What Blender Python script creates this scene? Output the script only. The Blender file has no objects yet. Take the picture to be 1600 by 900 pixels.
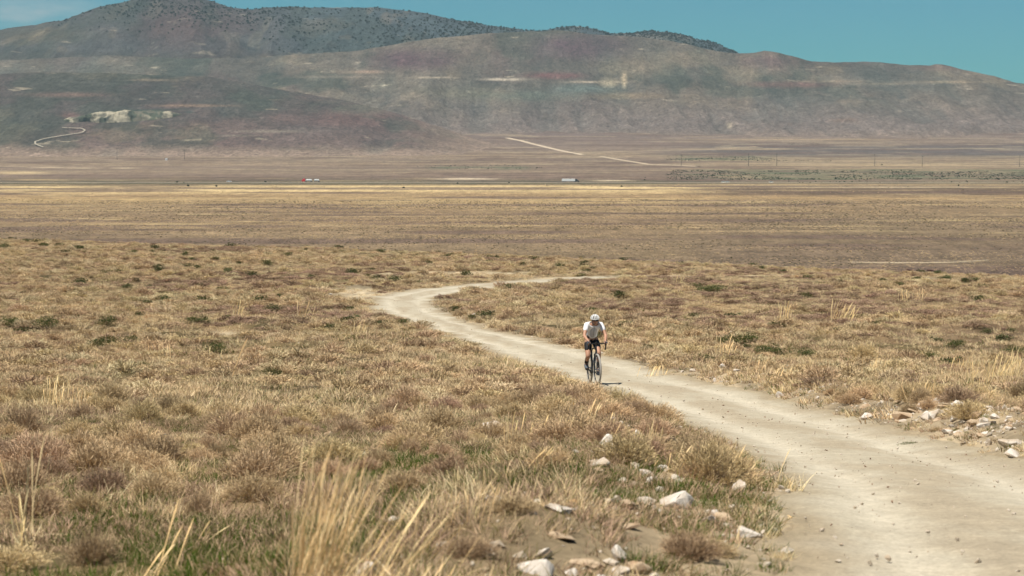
import bpy, bmesh, math, random
import numpy as np
from mathutils import Vector, Matrix, Euler
R = math.radians
rng = np.random.default_rng(11)
random.seed(5)
SC = bpy.context.scene
COL = SC.collection

# ------------------------------------------------------------------ camera
FPX = 3333.0                      # focal length in photo pixels (1600 wide)
PITCH = math.atan(250.0 / FPX)    # level line sits at row 200
CZ = 1.6
cam_d = bpy.data.cameras.new('camera'); cam = bpy.data.objects.new('camera', cam_d); COL.objects.link(cam)
cam_d.lens = FPX * 36 / 1600; cam_d.sensor_width = 36
cam_d.clip_start = 0.1; cam_d.clip_end = 40000
cam.location = (0, 0, CZ); cam.rotation_euler = (math.pi / 2 - PITCH, 0, 0)
cam_d.dof.use_dof = True; cam_d.dof.focus_distance = 47.5; cam_d.dof.aperture_fstop = 6.3
SC.camera = cam
SC.view_settings.view_transform = 'Standard'; SC.view_settings.look = 'None'
SC.view_settings.exposure = 0.62; SC.view_settings.gamma = 1.0
SC.cycles.max_bounces = 5; SC.cycles.diffuse_bounces = 2; SC.cycles.volume_bounces = 0
SC.cycles.transmission_bounces = 3; SC.cycles.glossy_bounces = 2
SC.cycles.use_denoising = True
SC.cycles.use_adaptive_sampling = True; SC.cycles.adaptive_threshold = 0.02

# ------------------------------------------------------------------ sky and sun
SUN_EL, SUN_AZ = R(67), R(-132)   # azimuth from +Y towards +X: sun stands high to the left and a little behind the camera
wd = bpy.data.worlds.new('World'); SC.world = wd; wd.use_nodes = True
nt = wd.node_tree; nt.nodes.clear()
N = nt.nodes.new; L = nt.links.new
out = N('ShaderNodeOutputWorld'); bg = N('ShaderNodeBackground'); sky = N('ShaderNodeTexSky')
sky.sky_type = 'NISHITA'; sky.sun_disc = False; sky.sun_elevation = SUN_EL; sky.sun_rotation = SUN_AZ
sky.air_density = 1.0; sky.dust_density = 0.15; sky.ozone_density = 1.2; sky.altitude = 1300
tint = N('ShaderNodeMix'); tint.data_type = 'RGBA'; tint.blend_type = 'MULTIPLY'; tint.inputs[0].default_value = 1.0
tint.inputs[7].default_value = (0.25, 0.72, 0.88, 1)
L(sky.outputs[0], tint.inputs[6])
# thin cloud streak low on the left: noise on the sky direction, kept in a small patch
tc = N('ShaderNodeTexCoord'); mp = N('ShaderNodeMapping'); mp.inputs['Scale'].default_value = (14, 14, 60)
nz = N('ShaderNodeTexNoise'); nz.inputs['Scale'].default_value = 3.2; nz.inputs['Detail'].default_value = 4; nz.inputs['Roughness'].default_value = 0.5
L(tc.outputs['Generated'], mp.inputs[0]); L(mp.outputs[0], nz.inputs[0])
dist = N('ShaderNodeVectorMath'); dist.operation = 'SUBTRACT'
cd = Vector(((55 - 800) / FPX, 1.0, (200 - 24) / FPX)).normalized(); dist.inputs[1].default_value = cd
L(tc.outputs['Generated'], dist.inputs[0])
scl = N('ShaderNodeVectorMath'); scl.operation = 'MULTIPLY'; scl.inputs[1].default_value = (26, 10, 95); L(dist.outputs[0], scl.inputs[0])
ln = N('ShaderNodeVectorMath'); ln.operation = 'LENGTH'; L(scl.outputs[0], ln.inputs[0])
fal = N('ShaderNodeMapRange'); fal.inputs[1].default_value = 0.2; fal.inputs[2].default_value = 1.2; fal.inputs[3].default_value = 1; fal.inputs[4].default_value = 0
fal.interpolation_type = 'SMOOTHSTEP'
L(ln.outputs['Value'], fal.inputs[0])
nr = N('ShaderNodeMapRange'); nr.inputs[1].default_value = 0.25; nr.inputs[2].default_value = 0.75; L(nz.outputs[0], nr.inputs[0])
mu = N('ShaderNodeMath'); mu.operation = 'MULTIPLY'; L(fal.outputs[0], mu.inputs[0]); L(nr.outputs[0], mu.inputs[1])
mu2 = N('ShaderNodeMath'); mu2.operation = 'MULTIPLY'; mu2.inputs[1].default_value = 1.0; L(mu.outputs[0], mu2.inputs[0])
cmx = N('ShaderNodeMix'); cmx.data_type = 'RGBA'; L(mu2.outputs[0], cmx.inputs[0]); L(tint.outputs[2], cmx.inputs[6])
cmx.inputs[7].default_value = (5.0, 6.6, 7.0, 1)
L(cmx.outputs[2], bg.inputs[0]); bg.inputs[1].default_value = 0.044; L(bg.outputs[0], out.inputs[0])

sd = bpy.data.lights.new('sun', 'SUN'); sun = bpy.data.objects.new('sun', sd); COL.objects.link(sun)
sd.energy = 4.7; sd.angle = R(0.5); sd.color = (1.0, 0.93, 0.82)
sdir = Vector((math.cos(SUN_EL) * math.sin(SUN_AZ), math.cos(SUN_EL) * math.cos(SUN_AZ), math.sin(SUN_EL)))
sun.rotation_euler = sdir.to_track_quat('Z', 'Y').to_euler(); sun.location = (-20, 0, 60)

# ------------------------------------------------------------------ numeric helpers
def _h(ix, iy, s):
    h = (ix.astype(np.int64) * 374761393 + iy.astype(np.int64) * 668265263 + s * 982451653) & 0xFFFFFFFF
    h = ((h ^ (h >> 13)) * 1274126177) & 0xFFFFFFFF
    return ((h ^ (h >> 16)) & 0xFFFFFF) / float(0xFFFFFF)
def vnoise(x, y, s=0):
    x = np.asarray(x, float); y = np.asarray(y, float); x, y = np.broadcast_arrays(x, y)
    xi = np.floor(x); yi = np.floor(y); fx = x - xi; fy = y - yi
    fx = fx * fx * (3 - 2 * fx); fy = fy * fy * (3 - 2 * fy)
    a = _h(xi, yi, s); b = _h(xi + 1, yi, s); c = _h(xi, yi + 1, s); d = _h(xi + 1, yi + 1, s)
    return (a * (1 - fx) + b * fx) * (1 - fy) + (c * (1 - fx) + d * fx) * fy
def fbm(x, y, s=0, o=4, g=0.5):
    v = 0; a = 1; t = 0
    for i in range(o):
        v = v + a * vnoise(np.asarray(x) * 2 ** i + 17.3 * i, np.asarray(y) * 2 ** i + 5.1 * i, s + i); t += a; a *= g
    return v / t
def ridged(x, y, s=0, o=4):
    v = 0; a = 1; t = 0
    for i in range(o):
        v = v + a * (1 - np.abs(2 * vnoise(np.asarray(x) * 2 ** i, np.asarray(y) * 2 ** i, s + i) - 1)); t += a; a *= 0.5
    return v / t
def ss(a, b, x):
    t = np.clip((np.asarray(x, float) - a) / (b - a), 0, 1); return t * t * (3 - 2 * t)
def smax(a, b, w):
    m = np.maximum(a, b); return m + w * np.log(np.exp((a - m) / w) + np.exp((b - m) / w)) - w * math.log(1) 
def lin(c):
    c = np.asarray(c, float) / 255.0
    return np.where(c <= 0.04045, c / 12.92, ((c + 0.055) / 1.055) ** 2.4)
KG = 1.62                         # light a level sunlit surface returns per unit of base colour
def alb(r, g, b): return lin((r, g, b)) / KG
def T_of_row(row):                # fall per metre of depth of the ray through a photo row
    U = (450 - np.asarray(row, float)) / FPX
    return (math.sin(PITCH) - U * math.cos(PITCH)) / (math.cos(PITCH) + U * math.sin(PITCH))
def colrow(x, y, z):
    z = np.asarray(z) - CZ
    f = y * math.cos(PITCH) - z * math.sin(PITCH); u = y * math.sin(PITCH) + z * math.cos(PITCH)
    return 800 + FPX * x / f, 450 - FPX * u / f

# ------------------------------------------------------------------ the lie of the land
_ky = np.array([-14, 0, 9.5, 25, 47, 75, 106, 150, 200, 260, 400, 700, 2000])
_kz = np.array([0.35, -1.45, -2.0, -3.72, -5.66, -7.2, -8.62, -10.35, -12.3, -14.3, -18.5, -26, -60.])
_m = np.gradient(_kz, _ky)
def znear0(y):
    y = np.clip(np.asarray(y, float), _ky[0], _ky[-1]); i = np.clip(np.searchsorted(_ky, y) - 1, 0, len(_ky) - 2)
    h = _ky[i + 1] - _ky[i]; t = (y - _ky[i]) / h
    return ((2*t**3-3*t**2+1)*_kz[i] + (t**3-2*t**2+t)*h*_m[i] + (-2*t**3+3*t**2)*_kz[i+1] + (t**3-t**2)*h*_m[i+1])
_bu = np.array([-.34, -.24, -.09, 0, .06, .135, .24, .34])
_bt = np.array([1.7, 1.45, .95, .5, .28, 0.05, -.5, -.9])
ROAD_END = 150.0
_by = np.array([250, 240, 225, 210, 200, 185, 172, 165.])
def Hplain(x, y):
    y = np.asarray(y, float)
    return -67 + CZ*0 + 8e-6 * np.maximum(0, y - 2700) ** 2 + 0.6 * (fbm(x / 300, y / 300, 9, 2) - .5)
def H(x, y):
    x = np.asarray(x, float); y = np.asarray(y, float)
    u = x / np.maximum(y, 12)
    z = znear0(y) + np.interp(u, _bu, _bt) * ss(60, 215, y)
    yb = np.interp(u, _bu, _by)
    z = z - 0.065 * 14 * np.logaddexp(0, (y - yb) / 14)
    l, r = edges(y); rd_ = np.where(y < ROAD_END + 5, np.maximum(np.maximum(l - x, x - r), 0), 9.0)
    k = (1 - ss(260, 500, y)) * (.12 + .88 * ss(.2, 4.5, rd_) * np.where(y > 90, ss(0, 14, rd_), 1))
    z = z + k * (0.50 * (fbm(x / 9, y / 9, 3, 3) - .5) * ss(8, 40, y) + (0.16 + .22 * ss(18, 45, y)) * (fbm(x / 1.9, y / 2.3, 31, 3) - .5))
    # rubble berm along the far side of the track
    l, r = edges(y)
    d = x - r
    z = z + 0.30 * np.exp(-((d - 0.9) / 0.7) ** 2) * ss(14, 20, y) * (1 - ss(40, 60, y)) * (.4 + .9 * vnoise(x / 1.2, y / 1.2, 4))
    z = z + 0.22 * np.exp(-((l - x - 1.3) / 0.9) ** 2) * (1 - ss(30, 45, y)) * (.3 + vnoise(x / 1.1, y / 1.1, 7))
    m = road_mask(x, y)
    z = z * 1.0 - 0.05 * m
    return CZ + smax(z, Hplain(x, y), 1.5)
# track edges in photo pixels (col, row), near to far
_RL = [(1188, 985), (1195, 900), (1203, 862), (1238, 832), (1225, 775), (1195, 738), (1165, 712), (1125, 688), (1072, 663), (1005, 638), (950, 616), (900, 598), (840, 576), (790, 560), (740, 540), (700, 521), (650, 506), (602, 493), (580, 481), (580, 470), (598, 460), (640, 453), (700, 447), (760, 441.5), (830, 436.5), (900, 433), (960, 431.3)]
_RR = [(2150, 900), (1800, 780), (1600, 722), (1500, 698), (1400, 671), (1300, 647), (1200, 619), (1130, 604), (1060, 586), (1000, 569), (940, 552), (880, 541), (830, 529), (780, 519), (730, 505), (700, 491), (680, 479), (676, 470), (690, 462.5), (720, 457), (770, 450), (830, 443.5), (880, 438.5), (950, 434.5), (1000, 432.5)]
def _yrow(row, col):
    """depth at which the ray through a photo pixel meets the unroughened slope"""
    ys = np.exp(np.linspace(math.log(4), math.log(400), 4000)); u = (col - 800) / FPX
    z = znear0(ys) + np.interp(u, _bu, _bt) * ss(60, 215, ys) - 0.065 * 14 * np.logaddexp(0, (ys - np.interp(u, _bu, _by)) / 14)
    return ys[np.argmax(-z / ys < T_of_row(row))]
def _edge(P):
    a = []
    for c, r in P:
        y = float(_yrow(r, c)); a.append((y, (c - 800) / FPX * y))
    a.sort(); return np.array(a)
_EL, _ER = _edge(_RL), _edge(_RR)
def _sm(E):
    ys = np.exp(np.linspace(math.log(2), math.log(E[-1, 0]), 600)); v = np.interp(ys, E[:, 0], E[:, 1] / E[:, 0] * 1.0)
    v = np.where(ys < E[0, 0], E[0, 1] / ys, v)
    k = np.hanning(13); k /= k.sum(); v = np.convolve(np.pad(v, 6, 'edge'), k, 'valid'); return ys, v * ys
_EL, _ER = _sm(_EL), _sm(_ER)
ROAD_END = min(_EL[0][-1], _ER[0][-1])
def edges(y):
    y = np.asarray(y, float)
    l = np.interp(y, *_EL); r = np.interp(y, *_ER)
    w = 0.10 + 0.004 * np.clip(y, 0, 110)
    l = l + w * 2.2 * (fbm(y / 0.9, 0 * y, 51, 3) - .5); r = r + w * 2.0 * (fbm(y / 0.8, 0 * y + 9, 52, 3) - .5)
    return l, r
def road_mask(x, y, soft=0.12):
    l, r = edges(y)
    return np.clip((x - l) / soft, 0, 1) * np.clip((r - x) / soft, 0, 1) * (1 - ss(ROAD_END - 6, ROAD_END, y))
def at(col, row, ymax=3500):
    ys = np.exp(np.linspace(math.log(4), math.log(ymax), 6000)); U = (450 - row) / FPX
    xs = (col - 800) / FPX * ys / (math.cos(PITCH) + U * math.sin(PITCH))
    t = float(T_of_row(row))
    h = H(xs, ys) - CZ
    i = int(np.argmax(h >= -t * ys))
    return Vector((xs[i], ys[i], float(h[i] + CZ)))

BARE = [(905, 434.6, 75, 2.2, .98), (560, 458, 48, 13, .9), (700, 427, 190, 3.2, .75), (1015, 431.5, 75, 2.0, .98), (1200, 430.5, 75, 1.6, .8), (1370, 432, 110, 1.8, .6), (1440, 436, 60, 2.5, .6), (960, 425, 60, 3, .5), (345, 521, 40, 4, .7), (1480, 418, 90, 3, .5), (985, 535, 26, 9, .5)]
def bare(x, y):
    c, r = colrow(x, y, H(x, y)); b = 0 * c
    for cc, cr, wc, wr, a in BARE: b = np.maximum(b, a * np.exp(-(((c - cc) / wc) ** 2 + ((r - cr) / wr) ** 2) ** 1.6))
    return b
# ------------------------------------------------------------------ mesh helpers
def mesh_np(name, V, F, C=None, smooth=True, mats=()):
    """V (n,3), F list of arrays (m,3)/(m,4)"""
    me = bpy.data.meshes.new(name)
    if isinstance(F, np.ndarray): F = [F]
    F = [f for f in F if len(f)]
    me.vertices.add(len(V)); me.vertices.foreach_set('co', np.ascontiguousarray(V, np.float32).ravel())
    idx = np.concatenate([f.ravel() for f in F]).astype(np.int32)
    tot = np.concatenate([np.full(len(f), f.shape[1]) for f in F]).astype(np.int32)
    me.loops.add(len(idx)); me.loops.foreach_set('vertex_index', idx)
    me.polygons.add(len(tot)); me.polygons.foreach_set('loop_start', np.concatenate([[0], np.cumsum(tot)[:-1]]).astype(np.int32))
    me.polygons.foreach_set('loop_total', tot)
    me.polygons.foreach_set('use_smooth', np.full(len(tot), smooth))
    if C is not None:
        a = me.color_attributes.new('Col', 'FLOAT_COLOR', 'POINT')
        a.data.foreach_set('color', np.ascontiguousarray(np.c_[C, np.ones(len(C))], np.float32).ravel())
    for m in mats: me.materials.append(m)
    me.update(); me.validate()
    return me
def grid_faces(nr, nc):
    i = np.arange((nr - 1) * (nc - 1)); r = i // (nc - 1); c = i % (nc - 1); a = r * nc + c
    return np.c_[a, a + 1, a + nc + 1, a + nc]
def link(name, me, parent=None, kind=None, label=None, cat=None, group=None, loc=None, rot=None):
    o = bpy.data.objects.new(name, me); COL.objects.link(o)
    if parent is not None: o.parent = parent
    return tag(o, kind, label, cat, group, loc, rot)
def tag(o, kind=None, label=None, cat=None, group=None, loc=None, rot=None):
    if kind: o['kind'] = kind
    if label: o['label'] = label
    if cat: o['category'] = cat
    if group: o['group'] = group
    if loc is not None: o.location = loc
    if rot is not None: o.rotation_euler = rot
    return o
def empty(name, loc=(0, 0, 0), rot=(0, 0, 0), **k):
    o = bpy.data.objects.new(name, None); COL.objects.link(o); o.empty_display_size = 0.2
    return tag(o, loc=loc, rot=rot, **k)

# ------------------------------------------------------------------ materials
def mat(name, col=(.5, .5, .5), rough=0.6, metal=0.0, spec=0.3, vcol=False):
    m = bpy.data.materials.new(name); m.use_nodes = True; b = m.node_tree.nodes['Principled BSDF']
    b.inputs['Base Color'].default_value = (*col, 1); b.inputs['Roughness'].default_value = rough
    b.inputs['Metallic'].default_value = metal; b.inputs['Specular IOR Level'].default_value = spec
    n = m.node_tree.nodes.new('ShaderNodeTexNoise'); n.inputs['Scale'].default_value = 35
    tcn = m.node_tree.nodes.new('ShaderNodeTexCoord'); m.node_tree.links.new(tcn.outputs['Object'], n.inputs[0])
    mx = m.node_tree.nodes.new('ShaderNodeMix'); mx.data_type = 'RGBA'; mx.blend_type = 'MULTIPLY'; mx.inputs[0].default_value = 0.35
    mx.inputs[6].default_value = (*col, 1); m.node_tree.links.new(n.outputs['Color'], mx.inputs[7])
    hs = m.node_tree.nodes.new('ShaderNodeHueSaturation'); hs.inputs['Saturation'].default_value = 1; hs.inputs['Value'].default_value = 1.18
    m.node_tree.links.new(mx.outputs[2], hs.inputs['Color']); m.node_tree.links.new(hs.outputs[0], b.inputs['Base Color'])
    # keep the mottling grey
    bw = m.node_tree.nodes.new('ShaderNodeRGBToBW'); m.node_tree.links.new(n.outputs['Color'], bw.inputs[0]); m.node_tree.links.new(bw.outputs[0], mx.inputs[7])
    return m
def terrain_mat(name, scales, contrast, bump=0.0, bscale=6, bdist=0.05, rough=0.95, stretch=(1, 1, 1), extra=()):
    """vertex colour varied by several octaves of noise in metres"""
    m = bpy.data.materials.new(name); m.use_nodes = True; t = m.node_tree; b = t.nodes['Principled BSDF']
    b.inputs['Roughness'].default_value = rough; b.inputs['Specular IOR Level'].default_value = 0.08
    at_ = t.nodes.new('ShaderNodeAttribute'); at_.attribute_name = 'Col'
    tcn = t.nodes.new('ShaderNodeTexCoord'); mpn = t.nodes.new('ShaderNodeMapping'); mpn.inputs['Scale'].default_value = stretch
    t.links.new(tcn.outputs['Object'], mpn.inputs[0])
    cur = at_.outputs['Color']
    for s, c in zip(scales, contrast):
        n = t.nodes.new('ShaderNodeTexNoise'); n.inputs['Scale'].default_value = s; n.inputs['Detail'].default_value = 5; n.inputs['Roughness'].default_value = 0.65
        t.links.new(mpn.outputs[0], n.inputs[0])
        r = t.nodes.new('ShaderNodeMapRange'); r.inputs[1].default_value = 0.3; r.inputs[2].default_value = 0.7
        r.inputs[3].default_value = 1 - c; r.inputs[4].default_value = 1 + c; t.links.new(n.outputs[0], r.inputs[0])
        mx = t.nodes.new('ShaderNodeVectorMath'); mx.operation = 'SCALE'; t.links.new(cur, mx.inputs[0]); t.links.new(r.outputs[0], mx.inputs['Scale'])
        cur = mx.outputs[0]
    for vs, lo, hi, c0, c1 in extra:      # second set with its own stretch and a chosen range of tone
        mq = t.nodes.new('ShaderNodeMapping'); mq.inputs['Scale'].default_value = vs; t.links.new(tcn.outputs['Object'], mq.inputs[0])
        n = t.nodes.new('ShaderNodeTexNoise'); n.inputs['Scale'].default_value = 1.0; n.inputs['Detail'].default_value = 3; n.inputs['Roughness'].default_value = 0.6
        t.links.new(mq.outputs[0], n.inputs[0]); r = t.nodes.new('ShaderNodeMapRange'); r.inputs[1].default_value = lo; r.inputs[2].default_value = hi
        r.inputs[3].default_value = c0; r.inputs[4].default_value = c1; t.links.new(n.outputs[0], r.inputs[0])
        mx = t.nodes.new('ShaderNodeVectorMath'); mx.operation = 'SCALE'; t.links.new(cur, mx.inputs[0]); t.links.new(r.outputs[0], mx.inputs['Scale']); cur = mx.outputs[0]
    t.links.new(cur, b.inputs['Base Color'])
    if bump:
        n = t.nodes.new('ShaderNodeTexNoise'); n.inputs['Scale'].default_value = bscale; n.inputs['Detail'].default_value = 8; n.inputs['Roughness'].default_value = 0.7
        t.links.new(mpn.outputs[0], n.inputs[0]); bp = t.nodes.new('ShaderNodeBump'); bp.inputs['Strength'].default_value = bump; bp.inputs['Distance'].default_value = bdist
        t.links.new(n.outputs[0], bp.inputs['Height']); t.links.new(bp.outputs[0], b.inputs['Normal'])
    return m
def plant_mat(name, transl=0.3, vary=0.22, hue=0.02):
    m = bpy.data.materials.new(name); m.use_nodes = True; t = m.node_tree; t.nodes.clear()
    o = t.nodes.new('ShaderNodeOutputMaterial'); a = t.nodes.new('ShaderNodeAttribute'); a.attribute_name = 'Col'
    oi = t.nodes.new('ShaderNodeObjectInfo'); hs = t.nodes.new('ShaderNodeHueSaturation')
    r1 = t.nodes.new('ShaderNodeMapRange'); r1.inputs[3].default_value = 1 - vary; r1.inputs[4].default_value = 1 + vary; t.links.new(oi.outputs['Random'], r1.inputs[0])
    ml = t.nodes.new('ShaderNodeMath'); ml.operation = 'MULTIPLY'; ml.inputs[1].default_value = 17.31; t.links.new(oi.outputs['Random'], ml.inputs[0])
    fr = t.nodes.new('ShaderNodeMath'); fr.operation = 'FRACT'; t.links.new(ml.outputs[0], fr.inputs[0])
    r2 = t.nodes.new('ShaderNodeMapRange'); r2.inputs[3].default_value = .5 - hue; r2.inputs[4].default_value = .5 + hue; t.links.new(fr.outputs[0], r2.inputs[0])
    t.links.new(r1.outputs[0], hs.inputs['Value']); t.links.new(r2.outputs[0], hs.inputs['Hue']); t.links.new(a.outputs['Color'], hs.inputs['Color'])
    d = t.nodes.new('ShaderNodeBsdfDiffuse'); tr = t.nodes.new('ShaderNodeBsdfTranslucent'); mx = t.nodes.new('ShaderNodeMixShader'); mx.inputs[0].default_value = transl
    t.links.new(hs.outputs[0], d.inputs[0]); t.links.new(hs.outputs[0], tr.inputs[0]); t.links.new(d.outputs[0], mx.inputs[1]); t.links.new(tr.outputs[0], mx.inputs[2])
    t.links.new(mx.outputs[0], o.inputs[0]); return m
def band(r, rows, cols):
    rows = np.array(rows, float); c = np.array([alb(*k) for k in cols])
    return np.stack([np.interp(r, rows, c[:, i]) for i in range(3)], -1)
def mixc(a, b, t):
    t = np.clip(t, 0, 1)[..., None]; return a * (1 - t) + np.asarray(b) * t
def ell(c, r, cc, cr, wc, wr): return np.exp(-(((c - cc) / wc) ** 2 + ((r - cr) / wr) ** 2) ** 1.3)

# ------------------------------------------------------------------ ground: one sheet from behind the camera to the hills
uu = np.concatenate([np.linspace(-.36, -.262, 30)[:-1], np.linspace(-.262, .262, 760), np.linspace(.262, .36, 30)[1:]])
yp = [2.0]
while yp[-1] < 7600:
    y_ = yp[-1] - 12
    st = 0.05 if y_ < 5 else (0.006 if y_ < 120 else (0.0085 if y_ < 300 else (0.02 if y_ < 900 else 0.006)))
    yp.append(yp[-1] * (1 + st))
yy = np.array(yp) - 12
UU, YY = np.meshgrid(uu, yy)
XX = UU * (YY + 12)
ZZ = H(XX, YY) - 0.07 * road_mask(XX, YY, 0.3)
CC, RW = colrow(XX, np.maximum(YY, 1), ZZ)
# colour of the far plain, by distance, with long streaks of land cover
yw = YY * (1 + .06 * (fbm(XX / 420, YY / 300, 21, 4) - .5))
rowf = np.clip(200 + FPX * (67 - 8e-6 * np.maximum(0, yw - 2700) ** 2) / np.maximum(yw, 600), 200, 450)
P = band(rowf, [200, 216, 226, 236, 243, 250, 256, 262, 268, 275, 283, 288.5, 291, 295, 301, 306, 312, 322, 335, 350, 370, 395, 450],
         [(128, 112, 105), (134, 117, 107), (140, 122, 109), (147, 129, 112), (163, 143, 118), (142, 124, 108), (160, 140, 116), (143, 124, 108), (150, 131, 110), (140, 120, 105), (122, 108, 88), (130, 114, 88), (222, 196, 146), (224, 198, 148), (206, 179, 132), (165, 138, 103), (190, 163, 118), (162, 138, 104), (152, 129, 100), (154, 131, 100), (148, 127, 100), (146, 126, 98), (146, 126, 98)])
Pr = band(rowf, [200, 216, 222, 228, 240, 247, 252, 258, 264, 270, 284, 288, 292, 303, 308, 314, 325, 345, 370, 395, 450],
          [(128, 112, 105), (140, 123, 110), (150, 132, 114), (112, 102, 97), (113, 104, 98), (150, 134, 112), (172, 152, 122), (150, 132, 110), (165, 144, 116), (145, 130, 106), (150, 130, 108), (178, 155, 120), (122, 104, 84), (124, 104, 84), (184, 156, 114), (152, 130, 100), (156, 133, 102), (140, 120, 94), (138, 119, 94), (128, 110, 90), (128, 110, 90)])
P = mixc(P, Pr, ss(1000, 1180, CC + 160 * (fbm(XX / 300, YY / 60, 5, 3) - .5)))
st1 = fbm(XX / 150, YY / 24, 61, 4, .6) - .5; st2 = fbm(XX / 28, YY / 8, 62, 3) - .5
P = P * (1 + 0.50 * st1 + 0.42 * st2)[..., None]
P = mixc(P, alb(205, 182, 136), ss(.60, .72, fbm(XX / 110, YY / 14, 63, 3)) * .55 * ss(1200, 1500, YY) * (1 - ss(2500, 3300, YY)))
P = mixc(P, alb(118, 98, 86), ss(.54, .64, fbm(XX / 200, YY / 60, 64, 5)) * .75)
P = mixc(P, alb(190, 172, 140), ss(.70, .74, fbm(XX / 160, YY / 12, 65, 2)) * .55 * ss(2900, 3200, YY))
gb = ((np.abs(RW - 272.5) < 8) * ss(1040, 1120, CC) + (np.abs(RW - 246.5) < 4) * ss(1040, 1080, CC) * (1 - ss(1180, 1220, CC)) + 0.9 * (np.abs(RW - 262) < 3) * ss(650, 700, CC) * (1 - ss(800, 850, CC)))
P = mixc(P, alb(100, 112, 84), gb * ss(.42, .62, fbm(XX / 60, YY / 14, 66, 3)) * .8)
for c_, r_, w_, h_, rgb in [(728, 279.5, 46, 1.3, (225, 205, 175)), (955, 282.3, 28, 1.1, (222, 203, 172)), (30, 270, 45, 2.2, (210, 186, 145)), (75, 261.5, 30, 1, (200, 180, 150)), (130, 262.5, 25, .9, (200, 180, 150)), (195, 262.5, 22, .9, (200, 180, 150)),
                           (1400, 258, 200, 1.0, (195, 173, 136)), (1400, 292.5, 190, 1.0, (196, 176, 144)), (1180, 289, 120, .8, (196, 172, 132)), (60, 281, 40, .8, (195, 170, 128)), (880, 192, 30, 1, (180, 165, 140)), (1250, 218, 180, .9, (176, 154, 124)), (1150, 233, 110, 1.0, (172, 152, 124)), (1420, 410, 90, .7, (190, 172, 145)), (1500, 408, 60, .6, (178, 160, 132))]:
    P = mixc(P, alb(*rgb), 1.1 * ell(CC, RW, c_, r_, w_, h_))
# near slope: bare tan soil, litter, green and mauve patches
n1 = fbm(XX / 3.2, YY / 4.5, 71, 4); n2 = fbm(XX / 0.7, YY / 0.8, 72, 3); n3 = fbm(XX / 8, YY / 14, 73, 3)
G = mixc(np.broadcast_to(alb(172, 146, 110), P.shape), alb(112, 102, 70), ss(.42, .62, n1) * .75)
G = mixc(G, alb(134, 112, 92), ss(.5, .64, n3) * .6)
G = G * (0.62 + .4 * n2)[..., None]
l_, r_ = edges(YY)
dl = np.minimum(np.abs(XX - l_), np.abs(XX - r_))
G = mixc(G, alb(196, 178, 148), (1 - ss(.1, 1.1 + 1.2 * n1, dl)) * .8 * (1 - ss(ROAD_END - 10, ROAD_END, YY)))
for c_, r_, w_, h_, a_ in BARE:
    G = mixc(G, alb(222, 203, 170), a_ * ell(CC, RW, c_, r_, w_, h_))
GC = mixc(G, P, ss(300, 500, YY))
M_ground = terrain_mat('dry_ground', (0.05, .22, 1.3, 14.0), (.17, .20, .22, .22), bump=.6, bscale=9, bdist=0.025, extra=(((.5, .06, 1), .35, .65, .84, 1.16), ((.09, .016, 1), .35, .65, .86, 1.14), ((1.1, .11, 1), .50, .62, 1.0, .66)))
V = np.stack([XX, YY, ZZ], -1).reshape(-1, 3)
link('ground', mesh_np('ground', V, grid_faces(len(yy), len(uu)), GC.reshape(-1, 3), mats=[M_ground]), kind='structure')

# ------------------------------------------------------------------ the dirt track itself
ry = [3.0]
while ry[-1] < ROAD_END - 2: ry.append(ry[-1] * 1.0045 + .02)
ry = np.array(ry); nc = 72
l, r = edges(ry); s = np.linspace(0, 1, nc)
l = l - .06; r = r + .06
RX = l[:, None] + (r - l)[:, None] * s; RY = np.repeat(ry[:, None], nc, 1); W = (r - l)[:, None]
de = np.minimum(s, 1 - s)[None] * W
RH = H(RX, RY)
ctr = s[None] + .05 * (fbm(RY / 7, 0 * RY, 81, 2) - .5)
rut = np.exp(-((ctr - .26) / .085) ** 2) + np.exp(-((ctr - .72) / .085) ** 2)
rut = rut * (.7 + .6 * fbm(RY / 4, 0 * RY + 3, 85, 2))
RZ = RH + 0.05 - 0.16 * np.exp(-de / .07) - 0.035 * rut + 0.02 * (fbm(RX / .35, RY / .35, 82, 3) - .5)
cR = np.broadcast_to(alb(203, 192, 169), RX.shape + (3,))
cR = mixc(cR, alb(224, 214, 192), rut * .85)
cR = mixc(cR, alb(186, 170, 144), ss(.42, .62, fbm(RX / .7, RY / 3.5, 83, 5, .6)) * (.62 - .45 * rut))
cR = mixc(cR, alb(168, 150, 118), (1 - ss(.05, .45, de)) * .6)
cR = cR * (.92 + .16 * fbm(RX / .12, RY / .2, 84, 2))[..., None]
M_road = terrain_mat('pale_gravel', (3.0, 18.0, 50.0), (.08, .16, .20), bump=.7, bscale=42, bdist=0.010)
link('dirt_road', mesh_np('dirt_road', np.stack([RX, RY, RZ], -1).reshape(-1, 3), grid_faces(len(ry), nc), cR.reshape(-1, 3), mats=[M_road]), kind='structure')

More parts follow.
